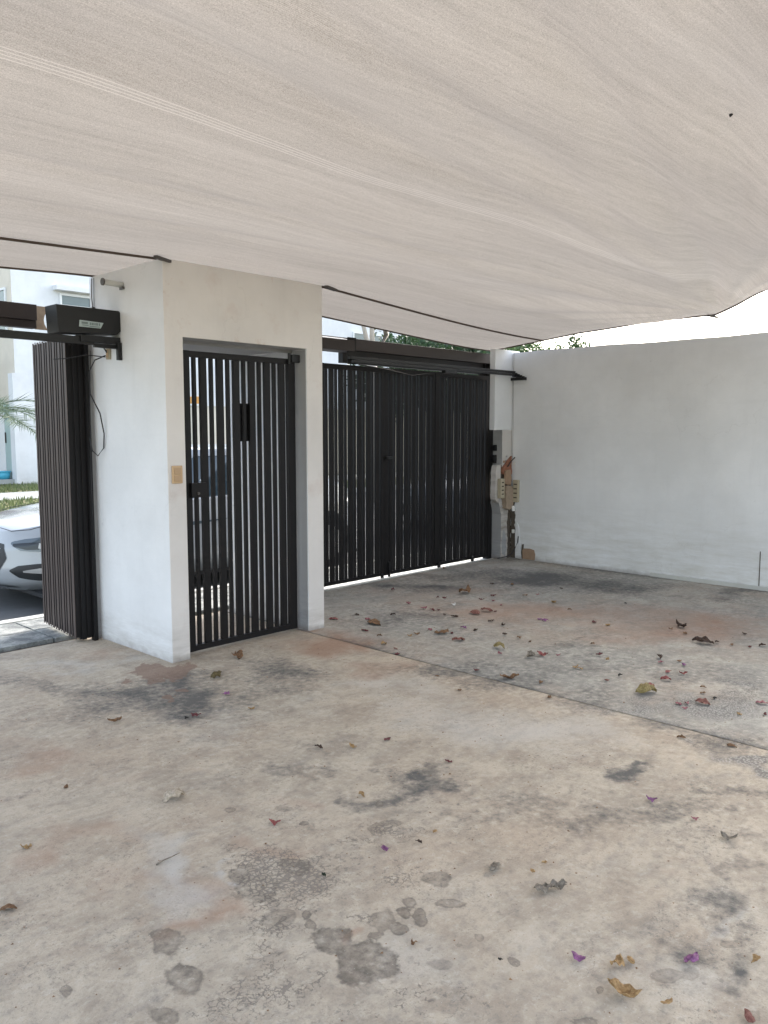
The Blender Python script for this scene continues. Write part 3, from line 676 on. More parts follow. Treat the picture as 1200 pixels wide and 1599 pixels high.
# ------------------------------------------------------------------ ground
STAIN = {}
def axis_pts(segs):
    out = []
    for a, b, st in segs:
        n = max(1, round((b-a)/st)); out += [a+(b-a)*k/n for k in range(n)]
    out.append(segs[-1][1]); return np.array(out)
def make_floor(name, mat, xs, ys, z):
    X, Y = np.meshgrid(xs, ys, indexing='ij'); nx, ny = X.shape
    Z = z + .004*np.sin(X*1.7+Y*.9)*np.cos(Y*1.3-X*.6) - .004
    co = np.stack([X, Y, Z], -1).reshape(-1, 3)
    idx = np.arange(nx*ny).reshape(nx, ny)
    q = np.stack([idx[:-1, :-1], idx[1:, :-1], idx[1:, 1:], idx[:-1, 1:]], -1).reshape(-1, 4)
    me = bpy.data.meshes.new(name); me.vertices.add(len(co)); me.vertices.foreach_set('co', co.ravel())
    me.loops.add(q.size); me.loops.foreach_set('vertex_index', q.ravel())
    me.polygons.add(len(q)); me.polygons.foreach_set('loop_start', np.arange(0, q.size, 4)); me.update(calc_edges=True)
    me.polygons.foreach_set('use_smooth', [True]*len(q))
    at = {k: np.zeros(len(co)) for k in ('dark', 'red', 'flake', 'pale', 'rubble', 'wet', 'wetamt', 'paint')}
    px, py = co[:, 0], co[:, 1]
    def vn(x, y, seed):
        ix, iy = np.floor(x).astype(int), np.floor(y).astype(int); fx, fy = x-ix, y-iy
        fx = fx*fx*(3-2*fx); fy = fy*fy*(3-2*fy)
        def h(i, j):
            n = np.sin(i*127.1+j*311.7+seed*74.7)*43758.5453; return n-np.floor(n)
        return (h(ix, iy)*(1-fx)+h(ix+1, iy)*fx)*(1-fy)+(h(ix, iy+1)*(1-fx)+h(ix+1, iy+1)*fx)*fy-.5
    def fbm(sc, seed, oc=4):
        return sum(vn(co[:, 0]*sc*2**k, co[:, 1]*sc*2**k, seed+k)*.55**k for k in range(oc))
    soft = (fbm(2.2, 1, 5)*.42, fbm(2.2, 9, 5)*.42); hard = (fbm(9, 21, 4)*.034, fbm(9, 31, 4)*.034); mid = (fbm(5, 41, 4)*.13, fbm(5, 51, 4)*.13)
    for t, cx, cy, a, b, c, d, s in STAINS:
        w_ = hard if t == 'wet' else mid if t in ('paint', 'flake') else soft
        qx, qy = px+w_[0], py+w_[1]
        u = (qx-cx)*a+(qy-cy)*b; v = (qx-cx)*c+(qy-cy)*d; r = np.sqrt(u*u+v*v)
        if t in ('wet',):
            f = np.clip(1-r*.62, 0, 1); at['wetamt'] = np.where(f > at['wet'], s, at['wetamt']); at['wet'] = np.maximum(at['wet'], f)
        elif t == 'paint': at[t] = np.maximum(at[t], np.clip(1-r*.55, 0, 1)*s)
        else:
            f = np.exp(-(r*1.05)**2)*s; at[t] = 1-(1-at[t])*(1-f)
    # grime gathers along the foot of the walls
    foot = np.exp(-np.clip(8.0-px, 0, 9)/.13)*.8*(py < 5.5)*(.6+.4*np.sin(py*3.1+1))
    at['dark'] = np.maximum(at['dark'], foot)
    if xs[0] > 3.5: at['dark'] = np.maximum(at['dark'], .75*np.exp(-np.abs(px-xs[0])/.045)*(.6+.4*np.sin(py*5.3)))
    for k, v in at.items():
        A = me.attributes.new(k, 'FLOAT', 'POINT'); A.data.foreach_set('value', v.astype(np.float32))
    me.materials.append(mat)
    o = bpy.data.objects.new(name, me); col.objects.link(o); return struct(o)
JX = 3.94
make_floor('floor', M['floor_l'], axis_pts([(-6, .3, .3), (.3, 2.7, .012), (2.7, JX-.006, .022)]), axis_pts([(-5, .2, .3), (.2, 2.6, .012), (2.6, 5.44, .022)]), .0)
make_floor('floor', M['floor_r'], axis_pts([(JX+.012, 8.0, .022)]), axis_pts([(-5, 0, .3), (0, 5.62, .022)]), -.004)
struct(MB().box(JX-.03, JX+.03, -5, 5.6, -.10, -.020).build('floor_joint', M['chase']))
# strip of floor under the left opening and the block
struct(MB().box(-6, JX-.006, 5.44, 5.62, -.12, -.010).build('threshold', M['floor_l']))
struct(MB().box(4.14, 8.3, 5.622, 5.80, -.12, -.006).build('threshold', M['kerb']))

# apron outside the gates: broomed slabs with joints
ap = struct(MB().box(-6, 12.5, 5.622, 6.52, -.14, -.055).build('pavement', M['chase']))
x = -5.9; k = 0
while x < 12:
    w = .93
    for y0, y1 in ((5.81, 6.15), (6.162, 6.515)):
        sl = MB().box(x, x+w, y0, y1, -.06, -.022, .004).build('slab', M['apron'], ap); k += 1
    x += w+.014
struct(MB().box(-30, 60, 6.52, 6.62, -.30, -.012, .008).build('kerb', M['kerb']))
struct(MB().box(-60, 90, 6.62, 15.3, -.32, -.13).build('road', M['asphalt']))
struct(MB().box(-60, 90, 15.3, 15.45, -.32, -.015, .01).build('kerb', M['kerb']))
struct(MB().box(-60, 90, 15.45, 60, -.34, -.03).build('verge', M['grass_soil']))
struct(MB().box(-60, 90, 18.3, 20.4, -.06, -.012).build('footpath', M['far_path']))
struct(MB().box(8.3, 300, -200, 6.5, -.4, -.05).build('ground_beyond_wall', M['grass_soil']))
g = MB(); g.quad((-400, -400, -.40), (500, -400, -.40), (500, 500, -.40), (-400, 500, -.40)); struct(g.build('ground', M['grass_soil']))
# grass tufts on the verge
gm = MB(); rr = random.Random(3)
for _ in range(9000):
    x = rr.uniform(5, 16); y = rr.choice([rr.uniform(15.5, 18.2), rr.uniform(20.5, 23.2)])
    h = rr.uniform(.04, .13); a = rr.uniform(0, 6.28); w = .02
    dx, dy = math.cos(a)*w, math.sin(a)*w; lx, ly = rr.uniform(-.04, .04), rr.uniform(-.04, .04)
    i = len(gm.v); gm.v += [(x-dx, y-dy, -.03), (x+dx, y+dy, -.03), (x+lx, y+ly, -.03+h)]; gm.f.append((i, i+1, i+2))
tag(gm.build('grass', M['leaf_light'], norm=False), 'dry patchy grass on the verges across the street', 'grass', kind='stuff')

# ------------------------------------------------------------------ white block with the pedestrian opening
YF = 4.55
blk = wthing('gatehouse_block', (3.47, YF, 0), 'white plastered block with a door opening, standing between the two driveway gates', 'gatehouse')
def paint_faces(o, mats):
    """order -x,+x,-y,+y,-z,+z"""
    me = o.data; uniq = []
    for mt in mats:
        if mt not in uniq: uniq.append(mt)
    me.materials.clear(); [me.materials.append(u) for u in uniq]
    for p in me.polygons:
        n = p.normal; ax = max(range(3), key=lambda i: abs(n[i])); k = ax*2+(1 if n[ax] > 0 else 0)
        p.material_index = uniq.index(mats[k])
    return o
def wall_mix(name, x0, x1, y0, y1, z0, z1, mats, parent):
    return paint_faces(MB().box(x0, x1, y0, y1, z0, z1, .006).build(name, mats[0], parent), mats)
W, C, G_ = M['white_wall'], M['bounce_warm_wall'], M['grey_render']
_p = MB().prism([(2.80, -.06), (2.935, -.06), (2.935, 2.092), (3.975, 2.092), (3.975, -.06), (4.130, -.06), (4.130, 2.565), (2.80, 2.565)], 'y', YF, 5.50)
_bm = bmesh.new(); _vs = [_bm.verts.new(v) for v in _p.v]; [_bm.faces.new([_vs[i] for i in f]) for f in _p.f]
bmesh.ops.recalc_face_normals(_bm, faces=_bm.faces[:]); bmesh.ops.bevel(_bm, geom=_bm.edges[:], offset=.006, segments=2, affect='EDGES', profile=.6)
paint_faces(MB().addbm(_bm).build('wall', W, blk), [W, W, C, W, G_, W])  # only the front face takes the bounce-warmed tone
box('reveal', G_, blk, 3.969, 3.9745, 4.560, 4.70, .0, 2.085)
box('roof_slab', W, blk, 2.82, 4.11, 4.60, 5.48, 2.566, 2.570)
o = MB().box(2.935, 3.975, 4.71, 4.728, 2.070, 2.0915).build('door_stop', M['grey_render'], blk)
# return at the end of the left wall where the folding gate hangs
st = wthing('gate_post', (2.80, 5.5, 0), 'grey steel post behind the folded gate leaves at the end of the white block', 'gate post')
box('post', M['grey_render'], st, 2.765, 2.81, 5.503, 5.56, -.05, 2.12, .003)
box('post_channel', M['gate'], st, 2.7335, 2.763, 5.47, 5.52, -.05, 2.12, .002)

# light switch plate
sw = wthing('light_switch', (2.863, YF, 1.16), 'yellowed light switch plate on the narrow front of the white block', 'light switch')
box('cover_plate', M['switch'], sw, 2.826, 2.902, YF-.012, YF-.001, 1.163, 1.277, .004)
box('button', M['switch_dark'], sw, 2.839, 2.889, YF-.017, YF-.0125, 1.176, 1.214, .002)
box('button', M['switch_dark'], sw, 2.839, 2.889, YF-.017, YF-.0125, 1.222, 1.264, .002)
# pipe stub
pp = wthing('pipe_stub', (2.80, 5.04, 2.46), 'short white pipe stub poking out high on the left face of the block', 'pipe')
MB().tube([(2.80, 5.04, 2.458), (2.665, 5.04, 2.462)], .019, 14).build('tube', M['pipe'], pp, True)
MB().tube([(2.664, 5.04, 2.462), (2.655, 5.04, 2.462)], .024, 14).build('end_cap', M['clamp'], pp)
box('strap', M['clamp'], pp, 2.79, 2.798, 5.012, 5.068, 2.428, 2.444)
# small socket below the opener
so = wthing('wall_socket', (2.80, 5.25, 1.98), 'small beige wall socket with cables plugged in, under the opener', 'wall socket')
box('cover_plate', M['box_old'], so, 2.786, 2.799, 5.222, 5.272, 1.985, 2.062, .003)
box('socket_face', M['switch_dark'], so, 2.782, 2.7855, 5.232, 5.262, 1.996, 2.05, .001)

# ------------------------------------------------------------------ slatted leaves
def slat_leaf(root, x0, L, z0, z1, y, npair, stile_l, stile_r, mats, first='wide', gap=.036, wide=.0455, nar=.020, d=.025, top=.04, bot=.035, seam=0.):
    """vertical tubes wide / narrow alternating with open gaps between two stiles"""
    fr, sl = mats
    box('stile', fr, root, x0, x0+stile_l, y-.004, y+d+.010, z0, z1, .002)
    box('stile', fr, root, x0+L-stile_r, x0+L, y-.004, y+d+.010, z0, z1, .002)
    box('top_rail', fr, root, x0+stile_l+.0005, x0+L-stile_r-.0005, y-.003, y+d+.008, z1-top, z1-.001, .002)
    box('bottom_rail', fr, root, x0+stile_l+.0005, x0+L-stile_r-.0005, y-.003, y+d+.008, z0+.001, z0+bot, .002)
    span = L-stile_l-stile_r; seq = []
    cur = 'nar' if first == 'nar' else 'wide'
    n = npair
    for k in range(n): seq.append(cur); cur = 'nar' if cur == 'wide' else 'wide'
    tot = sum(wide if s == 'wide' else nar for s in seq)
    gp = (span-tot)/(n+1); x = x0+stile_l; meshes = {}
    for s in seq:
        x += gp; w = wide if s == 'wide' else nar
        if s not in meshes:
            o = MB().box(0, w, 0, d, z0+bot+.0006, z1-top-.0006, .0015).build('slat', sl, root); meshes[s] = o.data; off = o.location.copy()
        else:
            o = bpy.data.objects.new('slat', meshes[s]); col.objects.link(o); o.parent = root; o.location = off.copy()
        o.location = off+Vector((x, y+(.001 if s == 'wide' else .003), 0)); x += w
# pedestrian door
dr = wthing('pedestrian_door', (2.966, 4.64, 0), 'dark slatted metal pedestrian door standing closed in the white block', 'door')
slat_leaf(dr, 2.966, .969, .012, 2.022, 4.640, 12, .070, .062, (M['gate'], M['gate']), first='nar', top=.04, bot=.04, wide=.050, nar=.0235)
lk = box('lock_case', M['gate'], dr, 3.012, 3.128, 4.606, 4.6355, 1.060, 1.155, .003)
MB().tube([(3.06, 4.6065, 1.085), (3.06, 4.596, 1.085)], .009, 12).build('keyhole', M['clamp'], lk)
MB().tube([(3.075, 4.606, 1.172), (3.075, 4.600, 1.172)], .006, 10).build('screw', M['chrome'], lk)
box('letter_box', M['black'], dr, 3.455, 3.560, 4.676, 4.76, 1.425, 1.690, .004)
box('hinge', M['black'], dr, 3.885, 3.96, 4.608, 4.6355, 1.995, 2.052, .004)
MB().tube([(3.87, 4.622, 1.985), (3.87, 4.622, 2.06)], .011, 10).build('hinge', M['black'], dr)

# folded leaves of the left gate
def folded(label, a, b, z0, z1, npair, side):
    """leaf from plan point a to b; local x runs along it"""
    ax, ay = a; bx, by = b; L = math.hypot(bx-ax, by-ay)
    r = empty('gate_leaf', (ax, ay, 0), math.atan2(by-ay, bx-ax)); tag(r, label, 'gate leaf')
    if not side:
        slat_leaf(r, 0, L, z0, z1, 0, npair, .035, .035, (M['gate'], M['gate']), first='wide', d=.022, wide=.045, nar=.02); return r
    box('frame', M['gate'], r, 0, L, -.030, -.001, z0+.01, z1-.01, .002)
    x = .003; k = 0
    while x < L-.02:
        w = .042 if k % 2 == 0 else .019
        box('slat', M['slat_skylit'], r, x, min(x+w, L), .0, .0035, z0, z1+(.004 if k % 2 else 0), .0015); x += w+.024; k += 1
    return r
lf = folded('skylit slatted gate leaf folded outwards on the left of the opening', (2.622, 5.520), (2.690, 6.20), .015, 2.150, 13, True)
box('end_tube', M['gate'], lf, .0005, .034, -.078, -.0305, .006, 2.13, .003)
box('far_end_light_block', M['gate'], lf, .67, .684, -.10, -.031, .05, 2.10)  # added to block daylight at the hinged far end of the leaves
l2 = folded('black inner gate leaf folded beside the white block', (2.728, 5.50), (2.742, 6.18), .012, 2.110, 11, False)
box('gap_light_block', M['gate'], l2, .0, .68, .0365, .044, .06, 2.06)  # added dark sheet, keeps daylight from showing through the slat gaps
box('hinge_tube', M['gate'], l2, .0, .036, .034, .070, .006, 2.09, .003)
# ------------------------------------------------------------------ left gate header, opener
hd = wthing('gate_header', (2.0, 5.66, 2.2), 'dark steel header beam over the open left driveway', 'beam')
box('beam', M['gate_brown'], hd, -1.0, 2.495, 5.66, 5.76, 2.255, 2.362, .003)
box('lower_panel', M['gate_brown'], hd, -1.0, 2.495, 5.675, 5.745, 2.203, 2.253, .002)
MB().prism([(2.497, 2.20), (2.497, 2.360), (2.640, 2.360), (2.612, 2.347), (2.585, 2.328), (2.566, 2.300), (2.558, 2.27), (2.562, 2.24), (2.576, 2.215), (2.59, 2.20)], 'y', 5.70, 5.712).build('end_plate', M['cardboard'], hd)
op = wthing('gate_opener', (2.58, 5.1, 2.12), 'black box gate opener with a silver label, mounted on the block', 'gate opener')
hs = MB().prism([(2.362, 2.292), (2.786, 2.292), (2.797, 2.282), (2.797, 2.160), (2.775, 2.138), (2.372, 2.120)], 'y', 5.08, 5.24).build('housing', M['black'], op)
pl = MB().prism([(2.512, 2.208), (2.675, 2.203), (2.655, 2.166), (2.507, 2.166)], 'y', 5.0765, 5.0795).build('label', M['plate'], op)
pm = MB(); pm.box(2.524, 2.566, 5.0745, 5.0762, 2.185, 2.199); pm.box(2.528, 2.570, 5.0745, 5.0762, 2.175, 2.180)
xx = 2.580
for w in (.008, .009, .007, .009, .006, .008): pm.box(xx, xx+w, 5.0745, 5.0762, 2.182, 2.198); xx += .0125
pm.box(2.578, 2.648, 5.0745, 5.0762, 2.171, 2.176); pm.build('print', M['plate_mark'], pl)
box('mounting_plate', M['black'], op, 2.52, 2.797, 5.085, 5.20, 2.075, 2.118, .002)
tb = wthing('opener_rail', (2.0, 5.12, 2.06), 'black horizontal rail under the opener, running left across the driveway', 'rail')
box('tube', M['black'], tb, -1.0, 2.62, 5.10, 5.135, 2.060, 2.108, .002)
box('angle_arm', M['black'], tb, 2.623, 2.785, 5.105, 5.13, 2.045, 2.070, .002)
box('wall_bracket', M['black'], tb, 2.770, 2.798, 5.07, 5.10, 1.970, 2.085, .002)
cb = MB()
cb.tube([(2.78, 5.245, 2.03), (2.74, 5.22, 2.065), (2.70, 5.2, 2.10), (2.68, 5.18, 2.125)], .004, 6)
cb.tube([(2.78, 5.245, 2.04), (2.72, 5.21, 2.08), (2.755, 5.19, 2.13)], .003, 6)
cb.tube([(2.775, 5.255, 2.01), (2.73, 5.32, 1.98), (2.705, 5.36, 1.90), (2.71, 5.36, 1.75), (2.765, 5.34, 1.62), (2.785, 5.33, 1.48), (2.79, 5.35, 1.38), (2.76, 5.38, 1.325), (2.73, 5.40, 1.36), (2.72, 5.41, 1.45)], .0045, 7)
cb.tube([(2.775, 5.255, 2.0), (2.66, 5.30, 2.01), (2.56, 5.38, 1.985), (2.50, 5.45, 1.98)], .0035, 6)
cb.tube([(2.74, 5.40, 2.05), (2.735, 5.42, 1.7), (2.73, 5.43, 1.2), (2.735, 5.44, .6)], .003, 6)
tag(cb.build('power_cable', M['wire'], None, True), 'thin black cables looping from the opener down the white wall', 'cable')
wm = MB(); wm.tube([(2.79, 5.44, 2.55), (2.785, 5.44, 2.42), (2.79, 5.43, 2.30)], .0035, 6); wm.tube([(2.79, 5.41, 2.55), (2.787, 5.415, 2.36)], .0025, 6); wm.tube([(2.778, 5.43, 2.315), (2.79, 5.43, 2.355)], .011, 8)
tag(wm.build('sail_tie', M['clamp']), 'thin wire tie holding the sail corner at the left end of the block', 'wire')

# ------------------------------------------------------------------ right gate
GY = 5.655
def gleaf(label, x0, x1, npair, sl, sr, first, y=GY, z1=2.125, **kw):
    r = wthing('gate_leaf', (x0, y, 0), label, 'gate leaf', 'leaves of the big dark sliding fold gate')
    slat_leaf(r, x0, x1-x0, .024, z1, y, npair, sl, sr, (M['gate'], M['gate']), first=first, top=.05, bot=.035, **kw); return r
gleaf('dark gate leaf mostly hidden behind the white block', 4.20, 5.09, 11, .06, .06, 'wide')
gA = gleaf('dark slatted gate leaf nearest the white block, fully in view', 5.10, 5.966, 12, .052, .05, 'nar', wide=.0500, nar=.0232)
gB = gleaf('dark slatted gate leaf in the middle, with the lock', 5.970, 6.744, 11, .048, .038, 'wide')
gC = gleaf('dark slatted gate leaf furthest from the block, against the post', 6.758, 7.722, 13, .075, .05, 'wide')
lk = box('lock_case', M['black'], gB, 5.958, 6.045, 5.615, 5.649, 1.215, 1.24, .003)
box('drop_bolt', M['black'], gB, 6.01, 6.03, 5.63, 5.6495, .008, .16, .002)
box('roller', M['black'], gA, 5.90, 5.93, 5.63, 5.6495, .006, .05, .002)
box('roller', M['black'], gC, 6.80, 6.84, 5.63, 5.6495, .004, .055, .002)
box('roller', M['black'], gC, 7.40, 7.44, 5.63, 5.6495, .004, .055, .002)
bm_ = wthing('gate_header', (4.2, 5.72, 2.2), 'brown steel box beam over the closed gate on the right', 'beam')
box('beam', M['gate_brown'], bm_, 4.14, 7.80, 5.70, 5.80, 2.272, 2.385, .003)
box('lower_panel', M['gate'], bm_, 5.46, 7.70, 5.725, 5.79, 2.150, 2.271, .002)
box('beam_corner', M['gate'], bm_, 7.702, 7.80, 5.702, 5.79, 2.125, 2.271, .002)
# motor housing over the left end of that gate
mh = wthing('gate_motor_cover', (5.2, 5.5, 2.2), 'dark sheet metal motor cover above the gate beside the white block', 'motor cover')
MB().prism([(5.50, 2.235), (5.50, 2.335), (5.69, 2.375), (5.69, 2.235)], 'x', 4.14, 5.40).build('cover', M['gate_brown'], mh)
box('hanger_plate', M['gate'], mh, 5.33, 5.44, 5.52, 5.53, 2.118, 2.365, .002)
pst = wthing('gate_post', (7.76, 5.70, 0), 'black steel post between the big gate and the damaged pillar', 'gate post')
box('post', M['gate'], pst, 7.726, 7.800, 5.645, 5.72, -.02, 2.270, .003)
for zz, rr_ in ((1.30, .035), (1.17, .05)):
    MB().tube([(7.803, 5.60, zz), (7.803, 5.645, zz)], rr_, 18).build('wheel_roller', M['black'], pst)
rl = wthing('gate_rail', (6.5, 5.42, 2.15), 'black double rail running above the big gate to the right wall', 'rail')
box('tube', M['black'], rl, 5.30, 7.96, 5.455, 5.485, 2.158, 2.185, .002)
box('tube', M['black'], rl, 5.30, 7.93, 5.415, 5.440, 2.125, 2.150, .002)
for i in range(4):
    box('end_step', M['black'], rl, 7.90+i*.022, 7.92+i*.022, 5.40-.018*i, 5.46-.012*i, 2.118-.004*i, 2.160-.012*i)
box('wall_plate', M['black'], rl, 7.965, 7.998, 5.325, 5.545, 2.080, 2.112, .003)
box('trolley', M['black'], rl, 6.62, 6.82, 5.405, 5.452, 2.095, 2.124, .002)
wr = MB(); wr.tube([(5.55, 5.60, 2.13), (5.95, 5.58, 2.10), (6.3, 5.58, 2.06), (6.6, 5.55, 2.10), (6.7, 5.45, 2.12)], .005, 6)
tag(wr.build('power_cable', M['wire'], None, True), 'thin black cable sagging across the top of the big gate', 'cable')

# ------------------------------------------------------------------ right boundary wall and damaged pillar
rw = wthing('boundary_wall', (8.0, 2.5, 0), 'long pale plastered boundary wall on the right, stained along its foot', 'wall')
def wsurf(x, t=.0): return x
m = MB(); ys = np.linspace(-5, 5.52, 120); zs = np.linspace(-.05, 2.40, 30)
def wf(a, b):
    y = -5+a*10.52; z = -.06+b*2.463+ (.004*math.sin(y*3.1)+.003*math.sin(y*7.7) if b > .98 else 0)
    return (8.0+.003*math.sin(y*1.9+z*2.3)+.002*math.sin(y*5.1-z*3.7), y, z)
m.grid(wf, 120, 30); m.box(8.008, 8.155, -5, 5.52, -.3, 2.394)
wo_ = m.build('wall', M['right_wall'], rw, False)
box('control_joint', M['chase'], rw, 7.992, 7.999, 2.664, 2.670, .0, .36)
MB().tube([(7.992, 5.50, 2.40), (7.994, 5.505, 2.0), (7.992, 5.498, 1.6), (7.99, 5.50, 1.15)], .0015, 5).build('crack', M['chase'], rw)
# skirting strip exposed at the foot
box('skirting', M['kerb'], rw, 7.972, 7.996, -4.9, 3.75, -.01, .028, .004)
pi = wthing('gate_pillar', (7.9, 5.6, 0), 'damaged white gate pillar with broken plaster and old outlet boxes', 'pillar')
PW, PG = M['bounce_warm_wall'], M['grey_render']
wall_mix('pillar_top', 7.660, 8.15, 5.525, 5.600, 1.508, 2.425, [W, W, W, W, G_, W], pi)
def jag(poly, amp=.006, step=.03, seed=1):
    r = random.Random(seed); out = []
    for k, p_ in enumerate(poly):
        q_ = poly[(k+1) % len(poly)]; n = max(1, int(math.hypot(q_[0]-p_[0], q_[1]-p_[1])/step))
        for i in range(n):
            t = i/n; out.append((p_[0]+(q_[0]-p_[0])*t+r.uniform(-amp, amp), p_[1]+(q_[1]-p_[1])*t+r.uniform(-amp, amp)))
    return out
def ragged(poly, axis, a, b, name, mat, parent):
    poly = jag(poly, .007, .03, int(a*1000+len(poly))); return MB().prism(poly, axis, a, b).build(name, mat, parent)
PD = M['pillar_paint']
paint_faces(MB().prism(jag([(7.815, 1.507), (8.15, 1.507), (8.15, 1.06), (7.95, 1.13), (7.88, 1.16), (7.83, 1.09), (7.815, 1.02)], .004, .035, 3), 'y', 5.525, 5.70).build('pillar_middle', PD, pi), [G_, PD, PD, PD, G_, PD])  # left face greyed: its shade is put into the colour
paint_faces(MB().prism(jag([(7.815, -.05), (7.812, .52), (7.765, .66), (7.79, .73), (7.86, .66), (7.95, .58), (8.15, .55), (8.15, -.05)], .004, .035, 4), 'y', 5.525, 5.69).build('pillar_foot', PD, pi), [G_, PD, PD, PD, PD, PD])  # left side of the foot also coloured as shaded
ragged([(7.93, .42), (7.955, .58), (7.99, .60), (7.995, .0), (7.94, .0), (7.955, .2)], 'y', 5.512, 5.5245, 'chase', M['chase'], pi)
for _k, (_x, _z, _s) in enumerate([(7.85, 1.14, .018), (7.90, 1.20, .014), (7.965, .53, .02), (7.83, .62, .016), (7.80, .80, .014), (7.87, .55, .012)]):
    ragged([(_x-_s, _z-_s*.6), (_x-_s*.4, _z+_s), (_x+_s, _z+_s*.5), (_x+_s*.6, _z-_s)], 'y', 5.515, 5.5243, 'rubble_chip', M['grey_render'] if _k % 2 else M['ochre'], pi)
ragged([(7.83, .22), (7.86, .34), (7.90, .30), (7.93, .12), (7.90, .02), (7.84, .05)], 'y', 5.5235, 5.5246, 'bare_patch', M['grey_render'], pi)
# broken zone: ragged plaster, clay block, outlets
ragged([(7.70, .95), (7.72, 1.10), (7.815, 1.10), (7.815, .63), (7.76, .66), (7.70, .70)], 'y', 5.53, 5.60, 'broken_plaster', M['pillar_paint'], pi)
ragged([(7.800, 1.00), (7.81, 1.07), (7.86, 1.115), (7.93, 1.17), (7.975, 1.20), (7.98, 1.10), (7.985, .99)], 'y', 5.50, 5.524, 'clay_block', M['terracotta'], pi)
ragged([(7.82, .88), (7.82, 1.03), (7.86, 1.05), (7.93, 1.04), (7.945, .96), (7.94, .86)], 'y', 5.478, 5.499, 'clay_block', M['ochre'], pi)
ragged([(7.83, .60), (7.82, .72), (7.825, .865), (7.93, .86), (7.96, .84), (7.96, .62), (7.90, .58)], 'y', 5.46, 5.524, 'filler_board', M['cardboard'], pi)
box('crevice', M['chase'], pi, 7.80, 8.15, 5.526, 5.56, .70, 1.10)
def outlet(x0, x1, y0, y1, z0, z1, face):
    bx = box('outlet_box', M['box_old'], pi, x0, x1, y0, y1, z0, z1, .003)
    for k in range(4):
        z = z0+(z1-z0)*(.18+.2*k)
        if face == 'x': box('slot', M['chase'], bx, x0-.0025, x0+.001, y0+.012, y1-.012, z, z+.014)
        else: box('slot', M['chase'], bx, x0+.02, x1-.02, y0-.0025, y0+.001, z, z+.014)
outlet(7.735, 7.812, 5.478, 5.526, .72, .945, 'y')
outlet(7.955, 7.993, 5.395, 5.465, .665, .925, 'x')
box('cable_stub', M['paper'], pi, 7.975, 7.992, 5.455, 5.475, 1.10, 1.135, .003)
MB().tube([(7.88, 5.49, 1.08), (7.93, 5.48, 1.14), (7.97, 5.45, 1.19)], .006, 6).build('cable_stub', M['wire'], pi)
MB().tube([(7.95, 5.455, .62), (7.955, 5.45, .56)], .018, 8).build('conduit_end', M['paper'], pi)
MB().tube([(7.955, 5.45, .34), (7.957, 5.45, .30)], .018, 8).build('conduit_end', M['pipe'], pi)
# chase running down from the boxes to the floor, in the wall corner
rr = random.Random(5); pts = []
zz = .66
lft = []; rgt = []
while zz > -.01:
    lft.append((5.505+rr.uniform(-.006, .006), zz)); rgt.append((5.455-.02*(1 if zz < .3 else 0)-.03*(1 if zz < .12 else 0)+rr.uniform(-.010, .010), zz)); zz -= .03
MB().prism(lft+rgt[::-1], 'x', 7.984, 7.9965).build('chase', M['chase'], pi)
MB().prism([(5.435, .0), (5.44, .30), (5.42, .42), (5.395, .38), (5.38, .22), (5.345, .0)], 'x', 7.982, 7.9965).build('broken_plaster', M['white_wall'], pi)
MB().prism([(5.365, .0), (5.345, .17), (5.325, .175), (5.335, .0)], 'x', 7.986, 7.9968).build('chase', M['chase'], pi)
MB().prism([(5.33, .0), (5.335, .10), (5.32, .125), (5.24, .13), (5.18, .118), (5.165, .07), (5.17, .0)], 'x', 7.985, 7.9965).build('exposed_block', M['ochre'], pi)
MB().tube([(7.93, 5.36, .27), (7.935, 5.37, .20), (7.92, 5.40, .12), (7.88, 5.42, .06), (7.84, 5.46, .03), (7.80, 5.49, .02), (7.72, 5.50, .02)], .006, 7).build('old_cable', M['wire'], pi, True)

